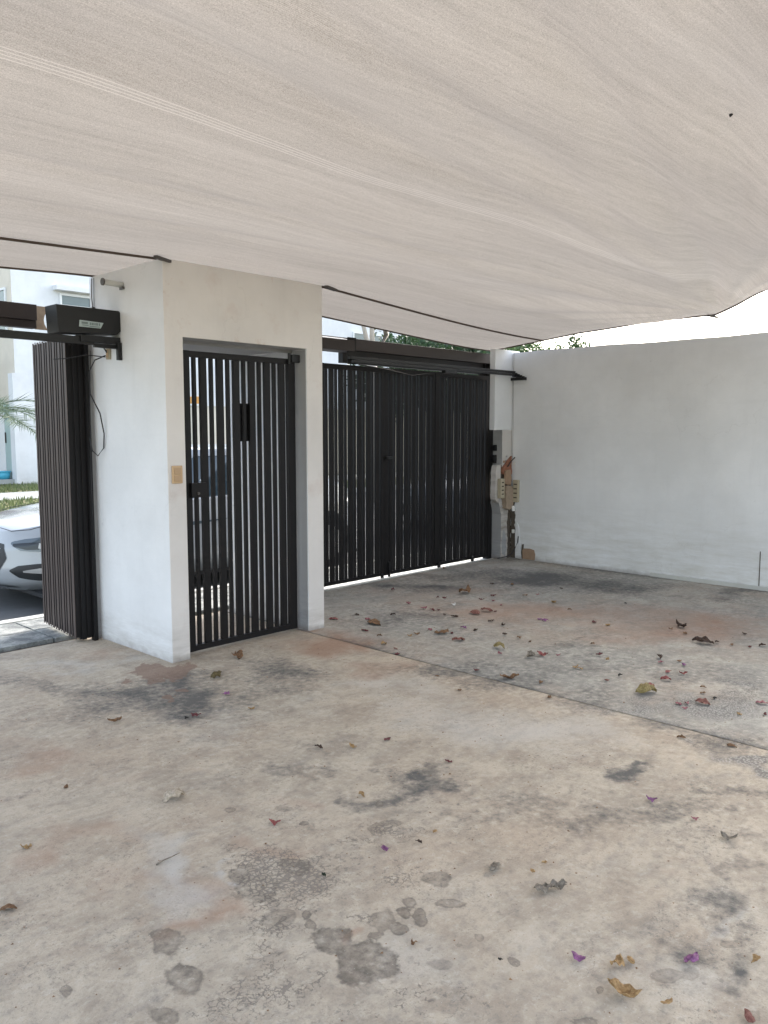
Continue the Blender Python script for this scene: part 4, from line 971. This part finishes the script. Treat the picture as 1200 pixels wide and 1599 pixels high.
# ------------------------------------------------------------------ shade sail
def lerp_tab(tab, y):
    ks = [t[0] for t in tab]; vs = [t[1] for t in tab]; return float(np.interp(y, ks, vs))
def smooth(t): t = min(1, max(0, t)); return t*t*(3-2*t)
BASE = [(-3, 3.05), (0, 2.93), (1.0, 2.86), (2.0, 2.765), (2.9, 2.675), (3.3, 2.625), (3.7, 2.59), (4.2, 2.578), (4.6, 2.576), (5.1, 2.575), (5.7, 2.570)]
def sail_z(x, y):
    z = 0
    for w, dy in ((.25, -.25), (.5, 0), (.25, .25)): z += w*lerp_tab(BASE, y+dy)
    if x > 4.19:
        t = (x-4.19)/(7.9-4.19)
        endz = np.interp(y, [-3, 0, 2.0, 2.67, 3.16, 4.0, 4.6, 5.04, 5.7], [3.25, 3.05, 2.86, 2.745, 2.60, 2.575, 2.55, 2.505, 2.435])
        z = z*(1-smooth(t))+endz*smooth(t)
        if y > 3.4: z -= .035*math.sin(math.pi*t)*smooth((y-3.4)/.8)*(1 if y < 5.2 else .6)
    if x < 2.8:
        t = min(1, (2.8-x)/1.4); z += (-.05*t*smooth((y-3.4)/.9)*(1-smooth((y-4.9)/.6))+.05*t*smooth((3.3-y)/1.0))
    # folds that fan out from the tie point on the right
    dx, dy = 7.95-x, y-3.10; r = math.hypot(dx, dy)+1e-6; ang = math.atan2(dy, dx)
    z += .024*math.sin(ang*21+1.0+r*.35)*math.exp(-((r-2.0)/2.6)**2)*smooth(r/.7)*smooth((4.5-y)/1.0)
    z += .024*math.sin(y*4.1+x*.9)*smooth((3.2-y)/1.2)+.006*math.sin(y*9+x*1.7+1.3)*smooth((4-y)/1.5)
    z += .04*math.sin(x*1.1+y*2.1)*smooth((3.0-y)/1.0)+.010*math.sin(x*2.3-y*3.3+.7)*smooth((4.2-y)/1.0)
    for (yl, amp, wd) in ((.7, .030, .13), (1.35, .034, .10), (1.9, .026, .08), (2.35, .020, .07), (3.45, .012, .05), (3.95, .010, .06)):
        t = min(1, max(0, (7.9-x)/6.5)); yc = 3.16*(1-t**.8)+yl*t**.8 if yl < 3.2 else 3.16+(yl-3.16)*t**.6
        z += amp*math.exp(-((y-yc)/wd)**2)*smooth((7.9-x)/1.2)*(1 if y < 3.4 else smooth((4.4-y)/.5))
    return z
def right_x(y): return float(np.interp(y, [-3, 0, 1.5, 2.4, 2.8, 3.16, 3.5, 4.2, 5.0, 5.75], [7.2, 7.35, 7.5, 7.70, 7.82, 7.93, 7.90, 7.90, 7.90, 7.86]))
def far_y(x):
    if x < 2.9: return 5.62-.17*smooth((x-2.0)/.85)
    return float(np.interp(x, [2.9, 4.12, 5.06, 6.5, 7.86], [5.45, 5.56, 5.60, 5.64, 5.745]))
sail = wthing('shade_sail', (3.5, 3.0, 2.6), 'huge beige knitted shade sail stretched overhead from the block to the right wall', 'shade sail')
def sfn(a, b):
    y0 = -.5; x0 = .0
    y = y0+b*(5.75-y0); xr = right_x(y); x = x0+a*(xr-x0)
    yf = far_y(x); y = y0+b*(yf-y0)
    return (x, y, sail_z(x, y))
sm = MB().grid(sfn, 230, 260).build('cloth', M['sail'], sail, True, False)
hm = MB(); pts = []
for k in range(80):
    x = k/79*7.86; y = far_y(x); pts.append((x, y, sail_z(x, y)-.002))
hm.tube(pts, .010, 6); hm.build('far_hem', M['hem'], sail, True)
hm = MB(); pts = []
for k in range(90):
    y = -.5+k/89*(5.745+.5); x = right_x(y); pts.append((x, y, sail_z(x, y)-.002))
hm.tube(pts, .011, 6); hm.build('side_hem', M['hem'], sail, True)
cd = MB(); pts = []
for k in range(60):
    t = k/59; x = 4.17+t*(7.89-4.17); y = 4.60+.44*t; pts.append((x, y, sail_z(x, y)-.009-.004*math.sin(math.pi*t)))
cd.tube(pts, .0085, 6); cd.build('cord', M['hem'], sail, True)
cd = MB(); pts = []
for k in range(40):
    t = k/39; x = t*2.79; y = 4.60; pts.append((x, y, sail_z(x, y)-.011))
cd.tube(pts, .008, 6); cd.build('cord', M['hem'], sail, True)
for (x, y, lab) in ((2.80, 4.545, 'left'), (4.22, 4.55, 'r'), (7.90, 3.17, 'w')):
    z = sail_z(x, y)-.02
    c_ = MB().box(-.055, .055, -.02, .02, -.010, .008, .004).build('corner_clamp', M['clamp'], sail)
    c_.location = c_.location+Vector((x, y, z)); c_.rotation_euler = (.1, .12, -.5 if lab == 'w' else .1)
# scalloped valance resting on the front of the block
bug = MB(); z = 2.66
bug.grid(lambda a, b: ((a-.5)*.05, (b-.5)*.018*math.sin(math.pi*a), 0.004*math.sin(3*a)), 6, 3)
bo = bug.build('dry_leaf', LM['dark']); 
import mathutils
bx_, by_ = 3.75, 1.46
bo.location = (bx_, by_, sail_z(bx_, by_)-.006); bo.rotation_euler = (0.1, 0, .5)
tag(bo, 'small dark leaf stuck to the shade sail high on the right', 'leaf')
# ------------------------------------------------------------------ houses across the street
def window(parent, face, a0, a1, z0, z1, plane, nm=1, hbar=None):
    """face 'y': window on a plane y=const looking -y; 'x': plane x=const looking -x"""
    t = .06
    def bx(name, mat, p, a, b, c, d, o0, o1):
        return box(name, mat, p, a, b, plane-o1, plane-o0, c, d) if face == 'y' else box(name, mat, p, plane-o1, plane-o0, a, b, c, d)
    fr = MB()
    def ad(a, b, c, d):
        if face == 'y': fr.box(a, b, plane-.05, plane-.002, c, d)
        else: fr.box(plane-.05, plane-.002, a, b, c, d)
    ad(a0, a1, z0, z0+t); ad(a0, a1, z1-t, z1); ad(a0, a0+t, z0+t, z1-t); ad(a1-t, a1, z0+t, z1-t)
    w = fr.build('window', M['frame_white'], parent)
    for k in range(nm):
        xa = a0+t+(a1-a0-2*t)*k/nm; xb = a0+t+(a1-a0-2*t)*(k+1)/nm
        bx('pane', M['pane'], w, xa+.002, xb-.002, z0+t+.002, z1-t-.002, .004, .016)
        if k: bx('mullion', M['frame_white'], w, xa-.035, xa+.035, z0+t, z1-t, .017, .05)
    if hbar: bx('mullion', M['frame_white'], w, a0+t, a1-t, hbar-.03, hbar+.03, .018, .046)
    return w
def slot_mats(o, mats, pick):
    me = o.data; me.materials.clear(); [me.materials.append(m_) for m_ in mats]
    for p in me.polygons: p.material_index = pick(p)
hA = wthing('house', (14.6, 23.4, 0), 'white two storey house across the street seen left of the block', 'house')
o = MB().box(9.62, 19.4, 23.4, 33, -.1, 8.2).build('wall', M['house_white'], hA)
slot_mats(o, [M['house_white'], M['house_cream']], lambda p: 1 if p.normal.x < -.5 else 0)
box('roof', M['grey_render'], hA, 9.5, 19.5, 23.3, 33.1, 8.202, 8.4)
window(hA, 'y', 10.98, 12.9, 4.45, 5.47, 23.4, 2, 5.12)
box('window_hood', M['house_white'], hA, 10.8, 13.0, 23.15, 23.398, 5.53, 5.66)
window(hA, 'y', 15.6, 17.4, 4.4, 5.5, 23.4, 2); window(hA, 'y', 15.2, 17.6, 1.0, 2.3, 23.4, 3)
window(hA, 'x', 23.72, 25.6, 4.25, 5.50, 9.62, 3)
window(hA, 'x', 24.45, 24.66, 3.30, 4.02, 9.62, 1)
d_ = box('door', M['teal'], hA, 9.56, 9.617, 23.62, 24.12, .14, 2.25); box('handle', M['black'], d_, 9.535, 9.558, 24.04, 24.09, 1.15, 1.45)
box('door', M['frame_white'], hA, 9.55, 9.617, 24.13, 25.6, .14, 2.3)
box('porch_step', M['far_path'], hA, 8.6, 9.617, 23.45, 26, .0, .13)
box('corner_pier', M['house_white'], hA, 9.50, 9.618, 23.3, 23.60, .0, 3.1)
bl = MB(); bl.tube([(0, 0, 0), (0, 0, .20)], .17, 18, 1.2); bl.tube([(0, 0, .20), (0, 0, .225)], .215, 18)
bo = bl.build('bucket', M['blue'], None, True); bo.location = (9.3, 23.75, .133); tag(bo, 'blue plastic tub on the porch step of the white house', 'tub')
hB = wthing('house', (26, 23.4, 0), 'pale house above the gate beam, behind the bare pale tree', 'house')
MB().box(20.6, 32, 23.4, 33, -.1, 7.4).build('wall', M['house_white'], hB)
box('roof', M['grey_render'], hB, 20.5, 32.1, 23.3, 33.1, 7.402, 7.6)
window(hB, 'y', 22.85, 25.4, 4.2, 5.40, 23.4, 3); window(hB, 'y', 28, 30, 4.2, 5.4, 23.4, 2); window(hB, 'y', 23, 25, 1, 2.2, 23.4, 2)
hC = wthing('house', (-2, 25, 0), 'low cream house beyond the left edge of the driveway view', 'house')
MB().box(-12, 7.5, 25.5, 34, -.1, 4.2).build('wall', M['house_cream'], hC); window(hC, 'y', 2, 4, 1, 2.4, 25.5, 2); box('roof', M['grey_render'], hC, -12.1, 7.6, 25.4, 34.1, 4.202, 4.4)
yw = wthing('garden_wall', (20, 21, 0), 'low cream garden wall across the street seen through the pedestrian door', 'wall')
MB().box(13.8, 60, 21.0, 21.18, -.1, 2.24).build('wall', M['house_cream'], yw)
box('coping', M['house_white'], yw, 13.75, 60.05, 20.97, 21.21, 2.242, 2.30)
ob = box('orange_box', M['orange'], None, 13.86, 14.2, 20.99, 21.2, 2.302, 2.52, .02); tag(ob, 'small orange crate standing on the garden wall across the street', 'crate')

# ------------------------------------------------------------------ trees
def leaf_cloud(name, mat, parent, blobs, n, size, seed, flat=.5):
    r = np.random.default_rng(seed); V = []; 
    ctr = []
    tot = sum(b[3]**2 for b in blobs)
    for (x, y, z, R_) in blobs:
        k = int(n*R_**2/tot)
        # clumps inside the blob
        nc = max(6, k//38); cd_ = r.normal(size=(nc, 3)); cd_ /= np.linalg.norm(cd_, axis=1)[:, None]; cr = R_*r.uniform(.35, 1.05, nc)
        cc = np.array([x, y, z])+cd_*cr[:, None]*[1, 1, .8]
        pick = r.integers(0, nc, k); ctr.append(cc[pick]+r.normal(size=(k, 3))*R_*.16)
    c = np.concatenate(ctr); n = len(c)
    a = r.normal(size=(n, 3)); a /= np.linalg.norm(a, axis=1)[:, None]; b = r.normal(size=(n, 3)); b -= a*np.sum(a*b, 1)[:, None]; b /= np.linalg.norm(b, axis=1)[:, None]
    L = size*r.uniform(.6, 1.4, (n, 1)); Wd = L*.42
    v = np.stack([c-a*L*.5, c+b*Wd*.5, c+a*L*.5, c-b*Wd*.5], 1).reshape(-1, 3)
    me = bpy.data.meshes.new(name); me.vertices.add(len(v)); me.vertices.foreach_set('co', v.ravel())
    me.loops.add(4*n); me.loops.foreach_set('vertex_index', np.arange(4*n)); me.polygons.add(n); me.polygons.foreach_set('loop_start', np.arange(0, 4*n, 4)); me.update(calc_edges=True)
    me.materials.append(mat); o = bpy.data.objects.new(name, me); col.objects.link(o); o.parent = parent; return o
def tree(x, y, h, R_, label, mat, seed, n=5000, size=.17, bark='bark_dark', group=None):
    t = empty('tree', (x, y, -.03)); tag(t, label, 'tree', group); r = random.Random(seed)
    m = MB(); m.tube([(0, 0, 0), (.08, .03, h*.35), (-.04, .08, h*.62)], .14, 9, .6)
    blobs = []
    for k in range(9):
        a = k*2.4+r.uniform(-.3, .3); rad = R_*r.uniform(.25, .75); zz = h*.62+R_*r.uniform(-.35, .75)
        p = (math.cos(a)*rad, math.sin(a)*rad, zz); m.tube([(-.02, .05, h*.45), (p[0]*.5, p[1]*.5, (h*.45+zz)*.52), p], .06, 6, .4)
        blobs.append((*p, R_*r.uniform(.35, .6)))
    m.build('trunk', M[bark], t, True); leaf_cloud('crown', M[mat], t, blobs, n, size, seed); return t
tree(19.3, 17.2, 5.3, 1.9, 'dark green tree just right of the pale bare tree, above the gate beam', 'leaf_deep', 11, 7000)
tree(21.6, 17.6, 5.4, 2.0, 'second dark tree over the middle of the gate beam', 'leaf_deep', 12, 7000)
tree(24.0, 17.0, 5.2, 1.9, 'leafy tree over the right end of the gate beam', 'leaf_green', 13, 7000)
tree(27.0, 16.6, 4.9, 1.7, 'tree rising above the corner of the boundary wall', 'leaf_green', 14, 6500)
tree(22.8, 10.6, 3.55, .95, 'small lone treetop peeking over the boundary wall', 'leaf_green', 15, 2200, .13)
tree(30, 22, 5.4, 2.2, 'far tree behind the corner of the boundary wall', 'leaf_deep', 16, 6000, .2)
tree(18.0, 6.75, 3.2, .75, 'thin treetop above the right end of the boundary wall', 'leaf_light', 17, 1600, .11)
tree(19.0, 6.1, 3.35, .9, 'larger treetop at the right edge of the photo above the wall', 'leaf_green', 18, 2600, .12)
tree(18.5, 8.0, 2.95, .55, 'tiny sprig of leaves above the middle right of the wall', 'leaf_light', 19, 700, .10)
# pale bare tree
bt = empty('tree', (12.35, 12.0, -.03)); tag(bt, 'bare pale tree with upright limbs standing behind the gate beam', 'tree')
m = MB(); m.tube([(0, 0, 0), (.05, 0, 1.6), (.0, .05, 3.0)], .11, 10, .8)
m.tube([(0, .05, 2.9), (-.22, .1, 3.7), (-.62, .1, 4.9)], .055, 8, .6); m.tube([(0, .05, 2.9), (.03, .1, 3.8), (-.08, .12, 5.2)], .06, 8, .6); m.tube([(0, .05, 2.9), (.42, .05, 3.55), (.30, .1, 4.2), (.12, .1, 5.3)], .065, 8, .6)
m.build('trunk', M['bark'], bt, True); leaf_cloud('crown', M['leaf_light'], bt, [(-.6, .1, 4.9, .35), (.2, 0, 5.2, .35)], 160, .13, 5)
# street palm at left
pm_ = empty('palm_tree', (5.05, 13.6, -.03)); tag(pm_, 'palm whose fronds reach into the left edge of the view', 'palm')
MB().tube([(0, 0, 0), (.03, 0, .9), (0, 0, 1.75)], .15, 12, .7).build('trunk', M['bark_dark'], pm_, True)
r = random.Random(9)
for k in range(16):
    a = k*2.399; el = r.uniform(.15, 1.1); Lf = r.uniform(1.1, 1.55); f = MB(); pts = []
    for i in range(15):
        t = i/14; rr_ = Lf*t*math.cos(el*(1-.3*t)); z = 1.75+Lf*t*math.sin(el)-.62*t*t*Lf
        pts.append(Vector((math.cos(a)*rr_, math.sin(a)*rr_, z)))
    f.tube([tuple(p) for p in pts], .011, 5, .3)
    side = Vector((-math.sin(a), math.cos(a), 0))
    for i in range(2, 15):
        for q in range(3):
            p = pts[i-1].lerp(pts[i], q/3); d = (pts[i]-pts[i-1]).normalized(); ll = .42*math.sin(math.pi*(i+q/3)/16)**.6
            for s in (-1, 1):
                tip = p+(side*s*.75+d*.75+Vector((0, 0, r.uniform(-.15, .3)))).normalized()*ll; w = d*.014
                i0 = len(f.v); f.v += [tuple(p-w), tuple(p+w), tuple(tip)]; f.f.append((i0, i0+1, i0+2))
    f.build('frond', M['palm'], pm_, norm=False)

# ------------------------------------------------------------------ car
def make_car(loc, label):
    car = empty('parked_car', loc); tag(car, label, 'car', 'white cars parked along the street')
    Lc, Wh = 4.5, .91
    def plan(t, inset=0.0, noseback=0.0):
        """t 0..1 half outline: nose centre -> left side -> tail centre; returns x,y (y toward -)"""
        a = math.pi*t; n = 3.4
        cx = -math.cos(a); sy = math.sin(a)
        x = math.copysign(abs(cx)**(2/n), cx); y = abs(sy)**(2/n)
        X = Lc/2+(Lc/2-inset-(noseback if x < 0 else 0))*x
        return X, (Wh-inset)*y
    def shoulder(x):   # height of the body side edge
        return float(np.interp(x, [0, .15, .5, 1.2, 1.7, 2.6, 3.6, 4.2, 4.5], [.66, .72, .80, .88, .92, .95, .97, .98, .92]))
    PROF = [(.20, .14), (.26, .05), (.34, .015), (.48, 0), (.60, .012), (.80, .03), (1.0, .09)]   # fraction of height -> inset
    def side(t, u):
        zf = np.interp(u, [0, 1], [.18, 1.0]); ins = float(np.interp(zf, [p[0] for p in PROF], [p[1] for p in PROF]))
        x, y = plan(t, ins); sh = shoulder(x); z = .16+(sh-.16)*(zf-.18)/.82
        return x, y, z
    nt, nu = 120, 16
    m = MB(); ring = []
    # full loop: t from 0..1 on -y side then back on +y side
    def full(a, b):
        if a <= .5: x, y, z = side(a*2, b); return (x, -y, z)
        x, y, z = side((1-a)*2, b); return (x, y, z)
    m.grid(full, 2*nt, nu)
    # deck across the top of the body
    def deck(a, b):
        x, y, z = side(a, 1); k = (b*2-1); cr = .05*(1-k*k)*min(1, y/.5); 
        return (x, y*k, z+cr)
    m.grid(deck, nt, 14); body = m.build('body', M['car_paint'], car, True)
    # greenhouse
    def ring_g(t, u):
        x0, x1, w = 1.18+.85*u**.9, 4.02-.55*u, (.80-.20*u)
        a = 2*math.pi*t; n = 4.0; cx, sy = -math.cos(a), math.sin(a)
        X = (x0+x1)/2+(x1-x0)/2*math.copysign(abs(cx)**(2/n), cx); Y = w*math.copysign(abs(sy)**(2/n), sy)
        return (X, Y, .86+.53*u+.03*u*(1-((X-2.6)/1.3)**2))
    MB().grid(lambda a, b: ring_g(a, b), 96, 10).build('windows', M['glass_dark'], car, True)
    def roof_f(a, b):
        x, y, z = ring_g(a*.5, 1.0); k = 2*b-1; return (x, y*k, z+.012+.045*(1-k*k))
    rf = MB().grid(roof_f, 60, 12)
    def lip(a, b):
        x, y, z = ring_g(a, 1.0-.10*b); cxm = 2.6; return (x+(x-cxm)*.012, y*1.012, z+.012*(1-b))
    rf.grid(lip, 96, 3); rf.build('roof', M['car_paint'], car, True)
    for s in (-1, 1):       # pillars
        pm2 = MB()
        for (ta, wd) in ((.105, .018), (.245, .013), (.385, .030)):
            tt = ta if s > 0 else 1-ta
            pm2.grid(lambda a, b: (lambda p: (p[0], p[1]+.006*s*1, p[2]))(ring_g(tt+(a-.5)*wd, b*.99)), 4, 8)
        pm2.build('pillar', M['car_paint'], car, True)
        mr = MB().box(1.50, 1.66, s*.93-.09, s*.93+.09, .93, 1.05, .03).build('mirror', M['car_paint'], car)
    # front details: patches that hug the bumper skin
    def skin(yl, z):
        """point on the front skin: yl lateral, z height"""
        lo, hi = 0.0, .5
        u = .7
        for _ in range(40):
            mid = (lo+hi)/2
            if side(mid, u)[1] < abs(yl): lo = mid
            else: hi = mid
            u = min(.97, max(0, (z-.16)/(shoulder(side(mid, u)[0])-.16)))
        x, y, zz = side(lo, u); return Vector((x, math.copysign(y, yl), z))
    def patch(name, poly, mat, off, parent=None, seg=7):
        """poly given as lower and upper chains [(y,zlo,zhi)...]"""
        g = MB()
        def f(a, b):
            k = a*(len(poly)-1); i = min(int(k), len(poly)-2); t = k-i
            y = poly[i][0]*(1-t)+poly[i+1][0]*t; z0 = poly[i][1]*(1-t)+poly[i+1][1]*t; z1 = poly[i][2]*(1-t)+poly[i+1][2]*t
            z = z0+(z1-z0)*b; p = skin(y, z); nrm = Vector((-1, 0, 0)).lerp(Vector((0, math.copysign(1, y), 0)), min(1, max(0, (abs(y)-.55)/.36))).normalized()
            return p+nrm*off
        g.grid(f, seg*(len(poly)-1), 4); return g.build(name, mat, parent or car, True)
    for s in (-1, 1):
        hl = patch('headlight', [(s*.47, .605, .622), (s*.56, .545, .648), (s*.70, .528, .672), (s*.82, .535, .695), (s*.885, .56, .71)], M['lens'], .006)
        patch('lamp_inner', [(s*.50, .585, .608), (s*.60, .552, .618), (s*.66, .552, .618)], M['lens_dark'], .009, hl)
        patch('lamp_strip', [(s*.655, .565, .612), (s*.668, .560, .608)], M['lens_pale'], .011, hl)
        patch('lamp_inner', [(s*.69, .548, .625), (s*.76, .55, .63)], M['lens_dark'], .009, hl)
        fg = patch('fog_recess', [(s*.50, .36, .372), (s*.56, .30, .41), (s*.66, .268, .425), (s*.80, .262, .43), (s*.875, .275, .42)], M['car_black'], .006)
        patch('fog_lamp', [(s*.60, .35, .365), (s*.68, .335, .385), (s*.83, .335, .39)], M['lens_pale'], .012, fg)
        patch('lower_blade', [(s*.34, .18, .22), (s*.46, .19, .205)], M['car_black'], .006)
    gr = patch('grille', [(-.455, .47, .48), (-.40, .37, .60), (-.2, .33, .625), (0, .32, .63), (.2, .33, .625), (.40, .37, .60), (.455, .47, .48)], M['car_black'], .006)
    for k in range(7):
        z = .365+k*.038; w = .385 if z < .58 else .28
        patch('grille_bar', [(-w, z, z+.009), (0, z, z+.009), (w, z, z+.009)], M['chrome'], .012, gr)
    patch('lower_intake', [(-.30, .20, .215), (-.15, .19, .25), (.15, .19, .25), (.30, .20, .215)], M['car_black'], .006)
    # hood shut line
    hl_ = MB(); 
    for s in (-1, 1):
        pts = [(.10, s*.30, .742), (.13, s*.48, .722), (.22, s*.66, .742), (.6, s*.74, .825), (1.15, s*.76, .885)]
        hl_.tube(pts, .0035, 5)
    hl_.build('hood_line', M['car_black'], car)
    for x in (.86, 3.62):   # wheels
        for s in (-1, 1):
            arch = MB(); arch.tube([(x, s*.80, .33), (x, s*.915, .33)], .36, 28); arch.build('wheel_arch', M['car_black'], car)
            w = MB(); w.tube([(x, s*.74, .315), (x, s*.928, .315)], .315, 30); wo2 = w.build('wheel', M['rubber'], car)
            MB().tube([(x, s*.90, .315), (x, s*.934, .315)], .205, 24).build('rim', M['rim'], wo2)
    box('underside', M['car_black'], car, .25, 4.25, -.80, .80, .13, .165)
    return car
car1 = make_car((2.86, 7.98, -.13), 'white sedan whose front corner shows beside the open gate leaf')
car2 = copy_tree(car1); car2.location = (9.45, 8.1, -.13); car2['label'] = 'second white car, glimpsed through the slot beside the damaged pillar'

# ------------------------------------------------------------------ fallen leaves and bracts
def leaf_mesh(kind, w, seed):
    r = random.Random(seed); br = kind.startswith('bract')
    L = w; Wd = w*(r.uniform(.65, .85) if br else r.uniform(.58, .80)); nu, nv = 11, 8
    c1 = r.uniform(.4, 1.0)*(1 if r.random() < .7 else -1); c2 = r.uniform(-.8, 1.2); ph = r.uniform(0, 6); amp = r.uniform(.07, .14)
    if kind in ('pale', 'olive'): c1 = -1.5; Wd = w*.95; c2 = -1.6; amp = .10
    if kind == 'brownolive': c1 = -1.9; Wd = w*.6; c2 = -.6
    V = []
    for i in range(nu+1):
        s = i/nu; half = Wd*.5*max(.03, math.sin(math.pi*min(1, s*1.02)))**(.65)*(1-.25*s)
        for j in range(nv+1):
            t = j/nv*2-1; th = t*c1*.9
            rad = half/max(.3, abs(c1)*.9) if abs(c1) > .25 else half
            y = math.sin(th)*rad if abs(c1) > .25 else t*half; z = (1-math.cos(th))*rad*(1 if c1 > 0 else -1)
            x = (s-.5)*L; z += c2*(s-.5)**2*L*.9
            n = math.sin(x*190/w*.02+ph+t*2.2)*math.cos(t*4+ph*1.7+s*9); z += amp*w*n*.8+.05*w*math.sin(s*15+ph)*abs(t); y += amp*w*.5*math.sin(s*11+ph*2)
            x += amp*w*.4*math.sin(t*5+ph)
            V.append([x, y, z])
    V = np.array(V); V[:, 2] -= V[:, 2].min(); V[:, 2] = np.minimum(V[:, 2], w*.62); F = []
    for i in range(nu):
        for j in range(nv):
            k = i*(nv+1)+j; F.append((k, k+nv+1, k+nv+2, k+1))
    return V, F
def put_leaf(kind, x, y, w, label, cat, seed, group=None):
    V, F = leaf_mesh(kind, w, seed); nm = 'fallen_bract' if kind.startswith('bract') else 'fallen_leaf'
    if kind == 'white': nm = 'paper_scrap'
    me = bpy.data.meshes.new(nm); me.from_pydata([tuple(v) for v in V], [], F); me.materials.append(LM[kind]); me.update()
    me.polygons.foreach_set('use_smooth', [True]*len(F))
    o = bpy.data.objects.new(nm, me); col.objects.link(o); r = random.Random(seed*3+1)
    o.location = (x, y, -.001 if x < JX else -.004); o.rotation_euler = (r.uniform(-.15, .15), r.uniform(-.1, .1), r.uniform(0, 6.28))
    if w > .008:
        sm_ = o.modifiers.new('thickness', 'SOLIDIFY'); sm_.thickness = .0006
    tag(o, label, cat, group); return o
for i, (k, x, y, w, lab) in enumerate(LEAVES):
    put_leaf(k, x, y, w*1.1, lab, 'paper scrap' if k == 'white' else 'bract' if k.startswith('bract') else 'leaf', 100+i)
for i, (k, x, y, w, lab) in enumerate(SCRAPS):
    br = k.startswith('bract')
    put_leaf(k, x, y, w*.92, lab,
             'bract' if br else 'leaf', 500+i, 'tiny red bracts on the grey slab' if br else 'tiny brown scraps on the grey slab')
tw = MB(); tw.tube([(1.404, 2.419, .004), (1.43, 2.423, .006), (1.462, 2.418, .009), (1.492, 2.413, .014)], .0028, 6, .5); tw.tube([(1.404, 2.419, .003), (1.425, 2.427, .004)], .0035, 5)
tag(tw.build('twig', LM['grey'], None, True), 'thin grey twig lying on the left half of the floor', 'twig')
# crumbs and grit nobody could count
gm = MB(); rr = random.Random(21)
for _ in range(1500):
    if rr.random() < .55: x, y = rr.uniform(4, 7.9), rr.uniform(1.0, 5.5)
    else: x, y = rr.uniform(.6, 3.9), rr.uniform(.6, 4.4)
    s = rr.uniform(.0015, .0045) if rr.random() < .9 else rr.uniform(.004, .007)
    a = rr.uniform(0, 6.28); i = len(gm.v); z = -.002
    for q in range(3): gm.v.append((x+s*math.cos(a+q*2.1)*rr.uniform(.6, 1.5), y+s*math.sin(a+q*2.1)*rr.uniform(.6, 1.5), z))
    gm.v.append((x, y, z+s*rr.uniform(.3, .9))); gm.f += [(i, i+1, i+3), (i+1, i+2, i+3), (i+2, i, i+3)]
tag(gm.build('grit', LM['brown'], norm=False), 'fine crumbs and grit scattered over the concrete floor', 'grit', kind='stuff')
